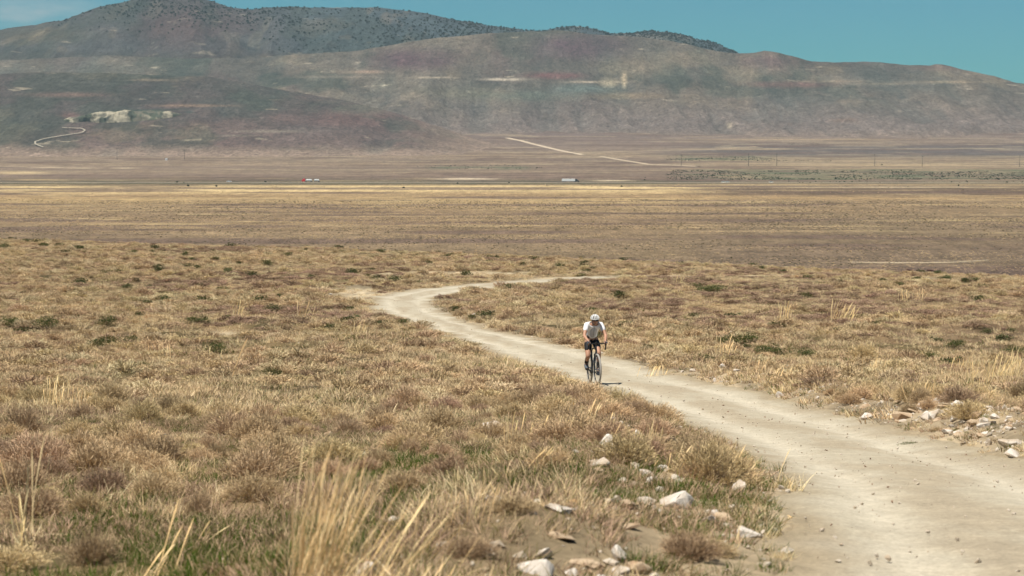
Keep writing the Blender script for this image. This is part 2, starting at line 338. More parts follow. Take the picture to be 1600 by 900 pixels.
# ------------------------------------------------------------------ hills and mountain behind
def hill(name, crest, Df, Dc, Db, amp, colour, nr=260, cols=(-420, 2020), nc=1050, seed=0, shape=1.0, m=None):
    cx = np.linspace(cols[0], cols[1], nc); cr = np.interp(cx, [p[0] for p in crest], [p[1] for p in crest])
    df = np.interp(cx, *zip(*Df)); dc = np.interp(cx, *zip(*Dc))
    t = np.concatenate([np.linspace(0, 1, nr), 1 + np.linspace(0, 1, 40)[1:]])
    Tt, CX = np.meshgrid(t, cx, indexing='ij')
    up = np.clip(Tt, 0, 1); bk = np.clip(Tt - 1, 0, 1)
    Y = df + (dc - df) * up + Db * bk
    u0 = (CX - 800) / FPX
    zc = -T_of_row(cr) * dc; zf = Hplain(u0 * df, df) - 6
    s_ = up ** shape; s_ = .72 * s_ + .28 * (up * up * (3 - 2 * up))
    X = u0 * Y
    rd = ridged(X / 330 + .5 * fbm(X / 500, Y / 500, seed + 40, 2), Y / 1700, seed + 1, 5) - .6
    rd2 = ridged(X / 85 + .6 * rd, Y / 420, seed + 9, 4) - .6
    rd3 = fbm(X / 45, Y / 45, seed + 12, 3) - .5
    env = np.sin(np.pi * np.clip(up, 0, 1) ** .9) * .85 * np.clip(up * 2.2, 0, 1) ** .7 + .12 * np.clip(up * 4, 0, 1)
    env = np.where(bk > 0, .12, env)
    Z = zf + (zc - zf) * s_ + amp * (rd * env + .30 * rd2 * (env * .9 + .1) + .10 * rd3 * (env + .15))
    Z = Z - 300 * bk ** 1.5 - 60 * bk
    Z = Z + CZ
    c, rw = colrow(X, Y, Z)
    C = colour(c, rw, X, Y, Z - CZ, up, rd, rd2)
    C = mixc(C, C * np.array([.78, .86, .88]), ss(.05, -.35, rd2 + .5 * rd) * .8)      # darker, cooler tone along the gullies
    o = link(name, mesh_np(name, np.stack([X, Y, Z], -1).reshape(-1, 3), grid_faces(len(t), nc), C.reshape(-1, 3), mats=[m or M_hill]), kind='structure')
    return X, Y, Z, c, rw, up, bk
M_hill = terrain_mat('hill_scrub', (.004, .02, .06, .16), (.10, .20, .24, .24), bump=1.0, bscale=.03, bdist=9, extra=(((.20, .06, .2), .35, .65, .83, 1.19), ((.14, .05, .14), .54, .60, 1.0, .74), ((.05, .012, .05), .60, .66, 1.0, 1.30)))
M_mount = terrain_mat('mountain_scrub', (.004, .02, .06), (.10, .20, .22), bump=1.0, bscale=.03, bdist=26, extra=(((.20, .06, .2), .35, .65, .82, 1.18), ((.05, .012, .05), .60, .66, 1.0, 1.25)))
def streaks(C, X, Y, Z, seed, k=1.0):
    C = C * (1 + k * (.50 * (fbm(X / 200, Y / 190, seed, 5, .6) - .5) + .45 * (fbm(X / 45, Y / 60, seed + 3, 3) - .5)))[..., None]
    C = mixc(C, alb(126, 98, 92), k * ss(.56, .70, fbm(X / 210, Y / 330, seed + 5, 5)) * .35)
    C = mixc(C, alb(168, 148, 120), k * ss(.60, .74, fbm(X / 150, Y / 200, seed + 7, 5)) * .45)
    C = mixc(C, alb(84, 92, 78), k * ss(.55, .68, fbm(X / 130, Y / 240, seed + 8, 5)) * .6)
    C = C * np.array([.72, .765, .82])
    C = mixc(C, alb(195, 182, 158), k * ss(.78, .83, fbm(X / 70, Y / 90 + Z / 12, seed + 11, 4)) * .6)
    return C
def col_back(c, r, X, Y, Z, up, rd, rd2):
    C = np.broadcast_to(alb(112, 110, 106), X.shape + (3,))
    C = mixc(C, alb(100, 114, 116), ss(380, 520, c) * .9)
    C = mixc(C, alb(128, 104, 98), ell(c, r, 290, 40, 120, 30) * .9 * ss(.35, .6, fbm(X / 120, Z / 60, 4)))
    C = mixc(C, alb(76, 88, 76), ell(c, r, 215, 8, 70, 14) * .7)
    C = mixc(C, alb(158, 144, 126), ss(.62, .7, fbm(X / 55 , Z / 90 + Y / 500, 44, 3)) * .6)
    C = mixc(C, alb(120, 112, 92), ell(c, r, 60, 55, 90, 14) * .8)
    C = mixc(C, alb(165, 148, 118), ell(c - (r - 58) * -1.6, r, 52, 58, 5, 14) * .8)
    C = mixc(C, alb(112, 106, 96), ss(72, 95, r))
    return streaks(C, X, Y, Z, 101, .75)
def col_mid(c, r, X, Y, Z, up, rd, rd2):
    C = np.broadcast_to(alb(116, 108, 96), X.shape + (3,))
    C = mixc(C, alb(134, 118, 100), ss(900, 1050, c) * .5)
    C = mixc(C, alb(108, 107, 97), ss(.4, .6, fbm(X / 350, Y / 500, 14, 4)) * .8)
    C = mixc(C, alb(150, 132, 112), ss(.5, .66, fbm(X / 380, Y / 420, 15, 4)) * .6)
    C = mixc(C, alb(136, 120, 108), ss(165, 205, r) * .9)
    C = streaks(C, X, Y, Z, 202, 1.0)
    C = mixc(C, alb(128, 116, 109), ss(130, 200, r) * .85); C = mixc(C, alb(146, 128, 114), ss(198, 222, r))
    n = .5 + 1.0 * fbm(X / 60, Z / 18, 16, 3)
    for cc, cr, wc, wr, rgb, a in [(645, 93, 68, 17, (100, 80, 82), 1.0), (905, 72, 72, 19, (98, 80, 84), 1.0), (865, 118, 45, 5, (126, 84, 84), .8), (1200, 96, 45, 10, (106, 84, 84), .7), (1235, 132, 60, 5, (134, 92, 88), .6), (990, 105, 60, 14, (140, 126, 108), .6), (1060, 92, 60, 12, (146, 131, 110), .6), (975, 150, 60, 5, (156, 136, 110), .6),
                                   (560, 113, 45, 3, (160, 140, 120), .5), (520, 120, 60, 2, (170, 155, 138), .4), (790, 124, 35, 2.0, (205, 192, 172), .9), (930, 128, 40, 1.6, (205, 188, 165), .9), (950, 130, 14, 8, (200, 180, 150), .9), (975, 125, 4, 12, (195, 175, 145), .8), (680, 121, 30, 1.4, (200, 185, 162), .9), (575, 112, 18, 2.0, (176, 150, 130), .6), (735, 145, 60, 10, (120, 116, 98), .6), (830, 150, 70, 8, (104, 112, 100), .6), (910, 140, 60, 9, (100, 112, 106), .7), (1290, 127, 60, 1.6, (172, 152, 128), .4), (1390, 131, 50, 1.4, (172, 152, 128), .35), (1480, 128, 60, 2, (175, 156, 130), .5), (1410, 152, 8, 3, (70, 74, 74), .6), (1140, 196, 4, 5, (190, 175, 150), .7), (1320, 188, 20, 3, (150, 120, 100), .5), (145, 110, 110, 12, (96, 98, 90), .5), (1465, 106, 40, 5, (134, 110, 100), .6)]:
        C = mixc(C, alb(*rgb), a * n * ell(c, r, cc, cr, wc, wr))
    return C
def col_front(c, r, X, Y, Z, up, rd, rd2):
    C = np.broadcast_to(alb(108, 97, 90), X.shape + (3,))
    C = mixc(C, alb(104, 100, 90), ss(.42, .6, fbm(X / 260, Y / 300, 24, 4)) * .8)
    C = mixc(C, alb(128, 106, 96), ss(.42, .60, fbm(X / 330, Y / 280, 25, 5)) * .75)
    C = mixc(C, alb(132, 110, 100), ss(195, 215, r) * (1 - ss(228, 240, r)) * .8)
    C = mixc(C, alb(136, 106, 98), ell(c, r, 560, 185, 120, 14) * .8)
    C = streaks(C, X, Y, Z, 303, .9)
    C = mixc(C, alb(110, 112, 96), ell(c, r, 560, 168, 90, 12) * .5 * ss(.4, .6, fbm(X / 60, Z / 12, 26, 3)))
    n = ss(.36, .50, fbm(X / 26, Z / 9, 27, 3))
    C = mixc(C, alb(70, 82, 72), ell(c, r + (c - 200) * .03, 220, 173.5, 65, 2.0) * .8)
    for cc, cr, wc, wr, rgb, a in [(46, 101, 2.5, 8, (190, 180, 160), .8), (107, 187, 5, 3, (45, 55, 55), .9), (296, 175, 6, 2, (70, 82, 76), .8), (235, 125, 30, 2, (176, 156, 134), .6), (250, 110, 10, 3, (165, 150, 130), .6), (105, 148, 60, 4, (134, 108, 98), .6), (300, 165, 60, 2, (164, 138, 116), .6), (420, 205, 60, 2.5, (160, 150, 134), .5), (370, 212, 30, 1.6, (160, 150, 134), .5), (110, 180, 15, 5, (140, 104, 98), .5)]:
        C = mixc(C, alb(*rgb), a * ell(c, r, cc, cr, wc, wr))
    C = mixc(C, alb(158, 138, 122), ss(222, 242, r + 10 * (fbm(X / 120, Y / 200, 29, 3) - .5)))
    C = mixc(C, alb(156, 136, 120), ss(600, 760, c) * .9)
    return C
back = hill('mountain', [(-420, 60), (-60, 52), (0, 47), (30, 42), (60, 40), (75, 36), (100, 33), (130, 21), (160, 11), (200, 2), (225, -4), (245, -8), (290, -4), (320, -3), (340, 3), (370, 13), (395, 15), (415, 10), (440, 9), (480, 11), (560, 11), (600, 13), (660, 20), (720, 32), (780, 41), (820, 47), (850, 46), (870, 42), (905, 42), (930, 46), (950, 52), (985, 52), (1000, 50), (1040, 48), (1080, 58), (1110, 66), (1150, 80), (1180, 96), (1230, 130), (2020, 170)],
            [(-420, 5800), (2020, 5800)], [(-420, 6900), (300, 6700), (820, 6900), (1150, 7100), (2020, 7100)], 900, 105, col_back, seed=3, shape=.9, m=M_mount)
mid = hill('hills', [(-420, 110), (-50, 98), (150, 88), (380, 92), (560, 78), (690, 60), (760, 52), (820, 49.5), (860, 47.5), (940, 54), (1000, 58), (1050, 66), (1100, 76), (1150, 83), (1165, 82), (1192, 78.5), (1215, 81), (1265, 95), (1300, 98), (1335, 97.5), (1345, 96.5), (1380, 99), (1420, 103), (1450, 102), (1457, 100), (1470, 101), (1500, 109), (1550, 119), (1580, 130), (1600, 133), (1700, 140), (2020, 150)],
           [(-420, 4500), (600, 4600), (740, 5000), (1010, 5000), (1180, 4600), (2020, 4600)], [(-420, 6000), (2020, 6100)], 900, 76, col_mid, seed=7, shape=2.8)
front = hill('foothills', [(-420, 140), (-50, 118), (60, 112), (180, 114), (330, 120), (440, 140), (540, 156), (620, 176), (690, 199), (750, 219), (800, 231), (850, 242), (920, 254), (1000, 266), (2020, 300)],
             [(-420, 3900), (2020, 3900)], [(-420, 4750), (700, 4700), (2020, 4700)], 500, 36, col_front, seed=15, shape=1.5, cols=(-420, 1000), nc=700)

# ------------------------------------------------------------------ the air
hz = bmesh.new(); bmesh.ops.create_cube(hz, size=1.0)
bmesh.ops.scale(hz, vec=(7400, 8400, 780), verts=hz.verts); bmesh.ops.translate(hz, vec=(0, 4140, 258), verts=hz.verts)
hm = bpy.data.meshes.new('haze'); hz.to_mesh(hm); hz.free()
M_air = bpy.data.materials.new('air'); M_air.use_nodes = True; M_air.node_tree.nodes.clear()
_o = M_air.node_tree.nodes.new('ShaderNodeOutputMaterial'); _v = M_air.node_tree.nodes.new('ShaderNodeVolumePrincipled')
_v.inputs['Color'].default_value = (.66, .88, 1, 1); _v.inputs['Density'].default_value = 3.0e-5; _v.inputs['Anisotropy'].default_value = 0.0
M_air.node_tree.links.new(_v.outputs[0], _o.inputs['Volume']); hm.materials.append(M_air)
HAZE = link('haze', hm, kind='stuff', label='thin bluish haze over the far valley and the mountain')

# ------------------------------------------------------------------ plant and stone shapes
M_straw = plant_mat('straw_blades', .14, .18, .008); M_brush = plant_mat('brush_twigs', .08, .16, .012)
M_green = plant_mat('green_blades', .35, .2, .02); M_leaf = plant_mat('shrub_leaves', .25, .2, .015)
def ribbons(P, D, Ln, Wd, bend, g, segs=3, colA=(.5, .4, .25), colB=None, tipw=.25):
    """curved flat strips: roots P (n,3), directions D (n,3), lengths, widths, side bend, droop; returns V,F,C"""
    n = len(P); D = D / np.linalg.norm(D, axis=1, keepdims=True)
    side = np.cross(D, g.normal(size=(n, 3))); side /= np.linalg.norm(side, axis=1, keepdims=True) + 1e-9
    bd = g.normal(size=(n, 3)); bd[:, 2] = -abs(bd[:, 2]) * .8; bd /= np.linalg.norm(bd, axis=1, keepdims=True)
    Vs, Cs = [], []
    for k in range(segs + 1):
        t = k / segs; c = P + D * (Ln * t)[:, None] + bd * (Ln * bend * t * t)[:, None]
        w = (Wd * (1 - (1 - tipw) * t) * .5)[:, None]
        Vs += [c - side * w, c + side * w]
        cc = np.asarray(colA) if colB is None else np.asarray(colA) * (1 - t) + np.asarray(colB) * t
        cc = np.broadcast_to(cc, (n, 3)); Cs += [cc, cc]
    V = np.stack(Vs, 1); C = np.stack(Cs, 1); m = V.shape[1]
    f = np.array([[2 * k, 2 * k + 1, 2 * k + 3, 2 * k + 2] for k in range(segs)])
    F = (np.arange(n)[:, None, None] * m + f[None]).reshape(-1, 4)
    return V.reshape(-1, 3), F, C.reshape(-1, 3)
def joinp(parts):
    V = []; F = []; C = []; o = 0
    for v, f, c in parts: V.append(v); F.append(f + o); C.append(c); o += len(v)
    return np.concatenate(V), np.concatenate(F), np.concatenate(C)
def tone(base, n, g, dv=.18, dh=.06):
    c = np.asarray(base, float) * (1 + g.uniform(-dv, dv, n))[:, None] * (1 + g.uniform(-dh, dh, (n, 3))); return c
STRAW = alb(230, 204, 157) * 1.56; PALE = alb(236, 218, 176) * 1.52; TAN = alb(205, 179, 143) * 1.5; MAUVE = alb(172, 145, 122) * 1.4
OLIVE = alb(128, 122, 74); GREEN = alb(96, 128, 48); TWIG = alb(168, 142, 118); SAGE = alb(108, 116, 80)
def tuft(name, n, h, spread, w, cols, seed, lean=.45, bend=.3, m=None, segs=3, droop=0):
    g = np.random.default_rng(seed); a = g.uniform(0, 2 * np.pi, n); r = spread * np.sqrt(g.uniform(0, 1, n))
    P = np.c_[r * np.cos(a), r * np.sin(a), np.full(n, -.02)]
    D = np.c_[np.cos(a) * lean * g.uniform(0, 1.3, n) + g.normal(0, lean * .35, n), np.sin(a) * lean * g.uniform(0, 1.3, n) + g.normal(0, lean * .35, n), np.ones(n)]
    Ln = h * g.uniform(.45, 1.1, n); k = g.integers(0, len(cols), n); c = np.array(cols)[k] * (1 + g.uniform(-.2, .2, n))[:, None]
    V, F, C = ribbons(P, D, Ln, w * g.uniform(.6, 1.3, n), bend * g.uniform(.2, 1.6, n), g, segs, c)
    return mesh_np(name, V, F, C, False, [m or M_straw])
def dome(name, n, rx, hz, w, cols, tipc, seed, twigs=4, m=None, twl=.3, fill=1.0):
    """dense twiggy shrub: stems fan from the root to a rounded shell and branch near the tips"""
    g = np.random.default_rng(seed); a = g.uniform(0, 2 * np.pi, n); e = np.arcsin(g.uniform(.03, 1, n))
    lob = 1 + .18 * np.sin(3 * a + seed) + .12 * np.sin(5 * a + 2 * seed)
    T = np.c_[rx * lob * np.cos(e) * np.cos(a), rx * lob * np.cos(e) * np.sin(a), hz * np.sin(e) * (1 + .12 * np.sin(2 * a + seed))] * g.uniform(.72, 1.0, n)[:, None]
    P = np.c_[T[:, :2] * .18 * g.uniform(.3, 1.4, (n, 1)), np.full(n, -.03)]
    D = T - P; Ln = np.linalg.norm(D, axis=1)
    parts = [ribbons(P, D, Ln, w * np.ones(n) * 1.2, .06 * np.ones(n), g, 2, np.array(cols)[g.integers(0, len(cols), n)] * .8)]
    N2 = n * twigs; src = np.repeat(np.arange(n), twigs); f = g.uniform(.55, 1.0, N2)
    P2 = P[src] + D[src] * f[:, None]; D2 = D[src] / Ln[src][:, None] * .9 + g.normal(0, .42, (N2, 3)); D2[:, 2] += .35
    L2 = twl * (rx + hz) * .5 * g.uniform(.4, 1.1, N2)
    c2 = np.array(cols)[g.integers(0, len(cols), N2)] * (1 + g.uniform(-.18, .18, N2))[:, None]
    parts.append(ribbons(P2, D2, L2, w * g.uniform(.6, 1.2, N2), .15 * np.ones(N2), g, 2, c2, np.broadcast_to(tipc, (N2, 3)) * (1 + g.uniform(-.15, .15, N2))[:, None], tipw=.9))
    V, F, C = joinp(parts); return mesh_np(name, V, F, C, False, [m or M_brush])
def leafy(name, n, rx, hz, lw, cols, seed):
    """green shrub: small leaf faces in clumps through the crown, over a few woody stems"""
    g = np.random.default_rng(seed); nc_ = 13; cc = []
    for i in range(nc_):
        a = g.uniform(0, 2 * np.pi); r = rx * .62 * math.sqrt(g.uniform(0, 1)); cc.append((r * math.cos(a), r * math.sin(a), hz * g.uniform(.3, .8)))
    cc = np.array(cc); k = g.integers(0, nc_, n); d = g.normal(size=(n, 3)); d /= np.linalg.norm(d, axis=1, keepdims=True)
    P = cc[k] + d * (g.uniform(.4, 1, n) ** .5)[:, None] * np.array([rx * .38, rx * .38, hz * .3]); P[:, 2] = np.maximum(P[:, 2], .01)
    D = d + g.normal(0, .5, (n, 3)); D[:, 2] += .5
    c = np.array(cols)[g.integers(0, len(cols), n)] * (1 + g.uniform(-.25, .25, n))[:, None]
    a_ = ribbons(P, D, lw * 2.2 * g.uniform(.6, 1.3, n), lw * g.uniform(.6, 1.2, n), .1 * np.ones(n), g, 1, c, tipw=.4)
    b_ = ribbons(np.zeros((nc_, 3)), cc, np.linalg.norm(cc, axis=1), np.full(nc_, .014), .05 * np.ones(nc_), g, 2, np.broadcast_to(TWIG * .6, (nc_, 3)))
    V, F, C = joinp([a_, b_]); return mesh_np(name, V, F, C, False, [M_leaf])
def stalks(name, n, h, spread, lean, w, seed, head=.16, cols=(PALE, STRAW)):
    """tall bleached grass stems with narrow seed heads, leaning one way"""
    g = np.random.default_rng(seed); P = np.c_[g.normal(0, spread, (n, 2)), np.full(n, -.03)]
    D = np.c_[lean[0] + g.normal(0, .15, n), lean[1] + g.normal(0, .12, n), np.ones(n)]; D /= np.linalg.norm(D, axis=1, keepdims=True)
    Ln = h * g.uniform(.45, 1.05, n); c = np.array(cols)[g.integers(0, len(cols), n)] * np.array([1.20, 1.12, 1.0])
    S = 7; Vs = []; Cs = []; side = np.cross(D, g.normal(size=(n, 3))); side /= np.linalg.norm(side, axis=1, keepdims=True)
    bd = np.c_[np.full(n, lean[0]) + .15 * g.normal(size=n), np.full(n, lean[1]), -.25 * np.ones(n)] * g.uniform(.1, .9, n)[:, None]
    prof = [1, .95, .9, .85, .8, 1.3, 1.7, .4]
    for k in range(S + 1):
        t = k / S; q = P + D * (Ln * t)[:, None] + bd * (Ln * t * t * .45)[:, None]; ww = w * prof[k] * .5
        Vs += [q - side * ww, q + side * ww]; Cs += [c, c]
    V = np.stack(Vs, 1); m = V.shape[1]; f = np.array([[2 * k, 2 * k + 1, 2 * k + 3, 2 * k + 2] for k in range(S)])
    a_ = (V.reshape(-1, 3), (np.arange(n)[:, None, None] * m + f[None]).reshape(-1, 4), np.stack(Cs, 1).reshape(-1, 3))
    nb = n * 2; aa = g.uniform(0, 6.28, nb)
    b_ = ribbons(np.c_[g.normal(0, spread * 1.2, (nb, 2)), np.full(nb, -.02)], np.c_[np.cos(aa) * .7 + lean[0], np.sin(aa) * .7, np.ones(nb)], h * g.uniform(.15, .4, nb), np.full(nb, w * 1.1), .5 * g.uniform(.3, 1.5, nb), g, 3, np.array(cols)[g.integers(0, len(cols), nb)] * .9)
    V, F, C = joinp([a_, b_]); return mesh_np(name, V, F, C, False, [M_straw])
def rock_mesh(name, seed, sharp=.5, flat=.7, sub=2, cols=None, m=None, npt=13):
    g = np.random.default_rng(seed); bm = bmesh.new()
    for i in range(npt):
        d = g.normal(size=3); d /= np.linalg.norm(d); d *= g.uniform(.78, 1.0); bm.verts.new((d[0], d[1], d[2] * flat))
    r = bmesh.ops.convex_hull(bm, input=bm.verts); bmesh.ops.delete(bm, geom=list({e for e in r['geom_interior'] + r['geom_unused'] if isinstance(e, bmesh.types.BMVert)}), context='VERTS')
    if sub:
        bmesh.ops.bevel(bm, geom=list(bm.edges), offset=.07, segments=1, affect='EDGES', clamp_overlap=True)
        bmesh.ops.triangulate(bm, faces=bm.faces)
        for _ in range(sub - 1): bmesh.ops.subdivide_edges(bm, edges=list(bm.edges), cuts=1, use_grid_fill=True)
    me = bpy.data.meshes.new(name)
    bm.to_mesh(me); bm.free(); n = len(me.vertices); co = np.empty(n * 3, np.float32); me.vertices.foreach_get('co', co); co = co.reshape(-1, 3)
    if sub:
        q = fbm(co[:, 0] * 3 + seed * 7, co[:, 1] * 3 + co[:, 2] * 2.3, seed, 4) - .5
        nn = co / np.linalg.norm(co, axis=1, keepdims=True); co = co + nn * (q * .22)[:, None]; me.vertices.foreach_set('co', co.astype(np.float32).ravel())
    c0, c1 = cols or (alb(238, 228, 214), alb(180, 158, 132))
    t = ss(.42, .66, fbm(co[:, 0] * 2.1 + 3 * seed, co[:, 1] * 2 + co[:, 2] * 2, seed + 5, 4))
    C = mixc(np.broadcast_to(c0, (n, 3)), c1, t * .9)
    a = me.color_attributes.new('Col', 'FLOAT_COLOR', 'POINT'); a.data.foreach_set('color', np.c_[C, np.ones(n)].astype(np.float32).ravel())
    me.materials.append(m or M_rock); me.update(); return me
M_rock = terrain_mat('pale_limestone', (1.3, 9.0), (.10, .16), bump=.35, bscale=3, bdist=.004, rough=.85)

# ------------------------------------------------------------------ scattering
def scatter(y0, y1, dens, n_max, seed, um=.262):
    """points with dens(y) per square metre of slope inside a wedge a little wider than the view"""
    g = np.random.default_rng(seed); ys = np.linspace(y0, y1, 4000); w = dens(ys) * ys * 2 * um; cum = np.cumsum(w) * (ys[1] - ys[0])
    n = int(min(cum[-1], n_max)); y = np.interp(g.uniform(0, cum[-1], n), cum, ys); u = g.uniform(-um, um, n); return u * y, y, g
def pw(*kv):
    ks = [k for k, _ in kv]; vs = [v for _, v in kv]; return lambda y: np.interp(y, ks, vs)
def visible(x, y): return y < np.interp(x / np.maximum(y, 1), _bu, _by) + 35
def gn_scatter(name, X, Y, Z, S, protos, seed, label, tilt=.12, sz=None):
    """one 'stuff' object: a point per plant, plants set on the points by geometry nodes"""
    g = np.random.default_rng(seed); n = len(X); me = bpy.data.meshes.new(name); me.vertices.add(n)
    me.vertices.foreach_set('co', np.c_[X, Y, Z].astype(np.float32).ravel())
    for an, ty, arr in (('rot', 'FLOAT_VECTOR', np.c_[g.normal(0, tilt, n), g.normal(0, tilt, n), g.uniform(0, 6.283, n)]),
                        ('siz', 'FLOAT_VECTOR', np.c_[S, S, S * (1 if sz is None else sz)])):
        a = me.attributes.new(an, ty, 'POINT'); a.data.foreach_set('vector', arr.astype(np.float32).ravel())
    a = me.attributes.new('pk', 'INT', 'POINT'); a.data.foreach_set('value', g.integers(0, len(protos), n).astype(np.int32))
    c = bpy.data.collections.new(name + '_kinds')
    for i, pm in enumerate(protos):
        c.objects.link(bpy.data.objects.new(name + '_sprig', pm))
    ng = bpy.data.node_groups.new(name, 'GeometryNodeTree')
    ng.interface.new_socket('Geometry', in_out='INPUT', socket_type='NodeSocketGeometry'); ng.interface.new_socket('Geometry', in_out='OUTPUT', socket_type='NodeSocketGeometry')
    gi = ng.nodes.new('NodeGroupInput'); go = ng.nodes.new('NodeGroupOutput'); ip = ng.nodes.new('GeometryNodeInstanceOnPoints'); ci = ng.nodes.new('GeometryNodeCollectionInfo')
    ci.inputs['Collection'].default_value = c; ci.inputs['Separate Children'].default_value = True; ci.inputs['Reset Children'].default_value = True
    def na(t, nm):
        q = ng.nodes.new('GeometryNodeInputNamedAttribute'); q.data_type = t; q.inputs[0].default_value = nm; return [s for s in q.outputs if s.enabled][0]
    ng.links.new(gi.outputs[0], ip.inputs['Points']); ng.links.new(ci.outputs[0], ip.inputs['Instance']); ip.inputs['Pick Instance'].default_value = True
    ng.links.new(na('INT', 'pk'), ip.inputs['Instance Index']); ng.links.new(na('FLOAT_VECTOR', 'rot'), ip.inputs['Rotation']); ng.links.new(na('FLOAT_VECTOR', 'siz'), ip.inputs['Scale'])
    ng.links.new(ip.outputs[0], go.inputs[0])
    o = link(name, me, kind='stuff', label=label); md = o.modifiers.new('plants', 'NODES'); md.node_group = ng
    return o
_rb = np.random.default_rng(99)
def off_road(x, y, gap=.0):
    l, r = edges(y); return ~((x > l - gap) & (x < r + gap) & (y < ROAD_END - 3)) & (_rb.uniform(0, 1, len(x)) > bare(x, y))
def edge_d(x, y):
    l, r = edges(y); d = np.where(x < l, l - x, np.where(x > r, x - r, -1.)); return np.where(y > ROAD_END, 9, d)
patch = lambda x, y, s, a=3.2, b=4.5: fbm(x / a, y / b, s, 4)

straw_near = [tuft('t', 90, .13, .10, .0042, [STRAW, PALE, TAN], 100 + i, .65, .45, segs=4) for i in range(6)]
straw_far = [tuft('t', 80, .14, .20, .009, [STRAW, TAN, PALE, TAN], 120 + i, .7, .4, segs=2) for i in range(5)]
brown_near = [tuft('t', 150, .085, .15, .0045, [MAUVE, MAUVE * 1.2, TAN * .9, OLIVE], 140 + i, .8, .5) for i in range(6)]
brown_far = [tuft('t', 90, .09, .26, .010, [MAUVE, MAUVE * 1.2, TAN, OLIVE], 160 + i, .8, .4, segs=2) for i in range(5)]
green_near = [tuft('t', 90, .10, .12, .005, [GREEN, OLIVE, GREEN * .8, TAN], 180 + i, .6, .4, m=M_green) for i in range(4)]
green_far = [tuft('t', 40, .12, .2, .016, [GREEN * .8, OLIVE, OLIVE, TAN], 190 + i, .7, .4, m=M_green, segs=2) for i in range(4)]
brush_hi = [dome('rabbitbrush', 420, .30 + .03 * (i % 3), .30 + .03 * (i % 2), .0036, [TWIG * 1.15, TAN * .95, TWIG], [STRAW * 1.1, TAN * 1.2, STRAW * 1.05, TAN * 1.08, MAUVE * 1.35][i % 5], 200 + i, twigs=13, twl=.17) for i in range(6)]
brush_lo = [dome('rabbitbrush', 130, .36, .26, .009, [TAN * .92, TWIG], [STRAW, TAN * 1.1, TAN, PALE][i % 4], 220 + i, twigs=7, twl=.22) for i in range(5)]
brush_mv = [dome('rabbitbrush', 130, .38, .22, .009, [MAUVE, TWIG * .8], MAUVE * [1.0, 1.15, .9][i], 232 + i, twigs=7, twl=.22) for i in range(3)]
sage_hi = [leafy('green_shrub', 1500, .36, .34, .013, [SAGE, OLIVE, GREEN * .6, SAGE * .8], 240 + i) for i in range(4)]
sage_lo = [leafy('green_shrub', 320, .36, .32, .032, [SAGE * .9, OLIVE * .8, SAGE], 250 + i) for i in range(4)]
clump = [stalks('straw_clump', 16, .52, .05, (.16, 0), .008, 260 + i) for i in range(4)]
WHITEc = (alb(243, 234, 222), alb(205, 186, 162)); TANc = (alb(214, 190, 160), alb(176, 144, 112)); ORANGEc = (alb(220, 178, 126), alb(196, 160, 122))
rocks_w = [rock_mesh('rock', 300 + i, flat=.75, cols=WHITEc) for i in range(6)]
rocks_t = [rock_mesh('rock', 310 + i, flat=.6, cols=TANc) for i in range(5)]
rock_o = rock_mesh('rock', 330, flat=.6, cols=ORANGEc)
rock_dk = rock_mesh('rock', 331, flat=.7, cols=(alb(92, 62, 52), alb(60, 42, 38)))
peb = [rock_mesh('p', 340 + i, sub=0, flat=.6, cols=((alb(226, 214, 196), alb(196, 176, 150)) if i < 5 else (alb(176, 150, 126), alb(150, 124, 104)))) for i in range(6)]

x, y, g = scatter(8, 52, pw((8, 60), (20, 90), (34, 60), (52, 20)), 90000, 415); l_, r_ = edges(y); dr_ = x - r_; dl_ = l_ - x
k = ((dr_ > .05) & (g.uniform(0, 1, len(x)) < .8 * np.exp(-((dr_ - .8) / .6) ** 2) * ss(15, 19, y) * (1 - ss(38, 50, y)))) | ((dl_ > 0) & (y < 30) & (g.uniform(0, 1, len(x)) < .28 * np.exp(-((dl_ - .6) / .8) ** 2)))
k &= vnoise(x / .7, y / 1.1, 66) > .3; x, y = x[k], y[k]; print('rubble', len(x))
gn_scatter('rubble', x, y, H(x, y) + .003, .012 + .045 * g.uniform(0, 1, len(x)) ** 2.5, peb[:5] + [rocks_w[0], rocks_t[1]], 16, 'small broken pale stones strewn along the banks of the track', tilt=.5)

# ------------------------------------------------------------------ shrubs: hand placed ones first, then the nearest of the rest, each an object
def at_size(col, row, wpx):
    p = at(col, row); return p, wpx * p.y / FPX
EXC = []
LAND = [(436,722,'the flat topped golden bush'),(167,511,'the round dark green shrub'),(362,590,'the thin leaning weed stalk'),(768,672,'the long pale stone in the grass'),(950,706,'the slanting white stone'),(1056,793,'the large broken white stone'),(470,898,'the tallest blurred straw clump'),(60,800,'the tall bent stalks near the left edge'),(928,600,'the cyclist'),(590,478,'the bend of the track'),(900,434,'the far end of the track'),(1410,655,'the rubble bank'),(1490,546,'the round grey green shrub'),(1158,540,'the dark green shrub row'),(1422,423,'the dark red brown lumps'),(20,400,'the far left brow'),(420,390,'the far brow left of the track'),(1228,500,'the twin pale straw clumps'),(1590,500,'the right edge of the photo'),(10,600,'the left edge of the photo'),(700,620,'the mauve grass above the long stone'),(260,450,'the pale far grass at the left'),(700,560,'the left verge of the track')]
def near_label(x, y, z):
    c, r = colrow(x, y, z); c = float(c); r = float(r)
    q = min(LAND, key=lambda l: (l[0] - c) ** 2 + (1.8 * (l[1] - r)) ** 2); dx, dy = c - q[0], (r - q[1]) * 2.2
    d = math.hypot(dx, dy); w = ('far ' if d > 190 else ('close ' if d < 60 else '')) + (('right of' if dx > 0 else 'left of') if abs(dx) > abs(dy) else ('in front of' if dy > 0 else 'behind'))
    return w + ' ' + q[2]
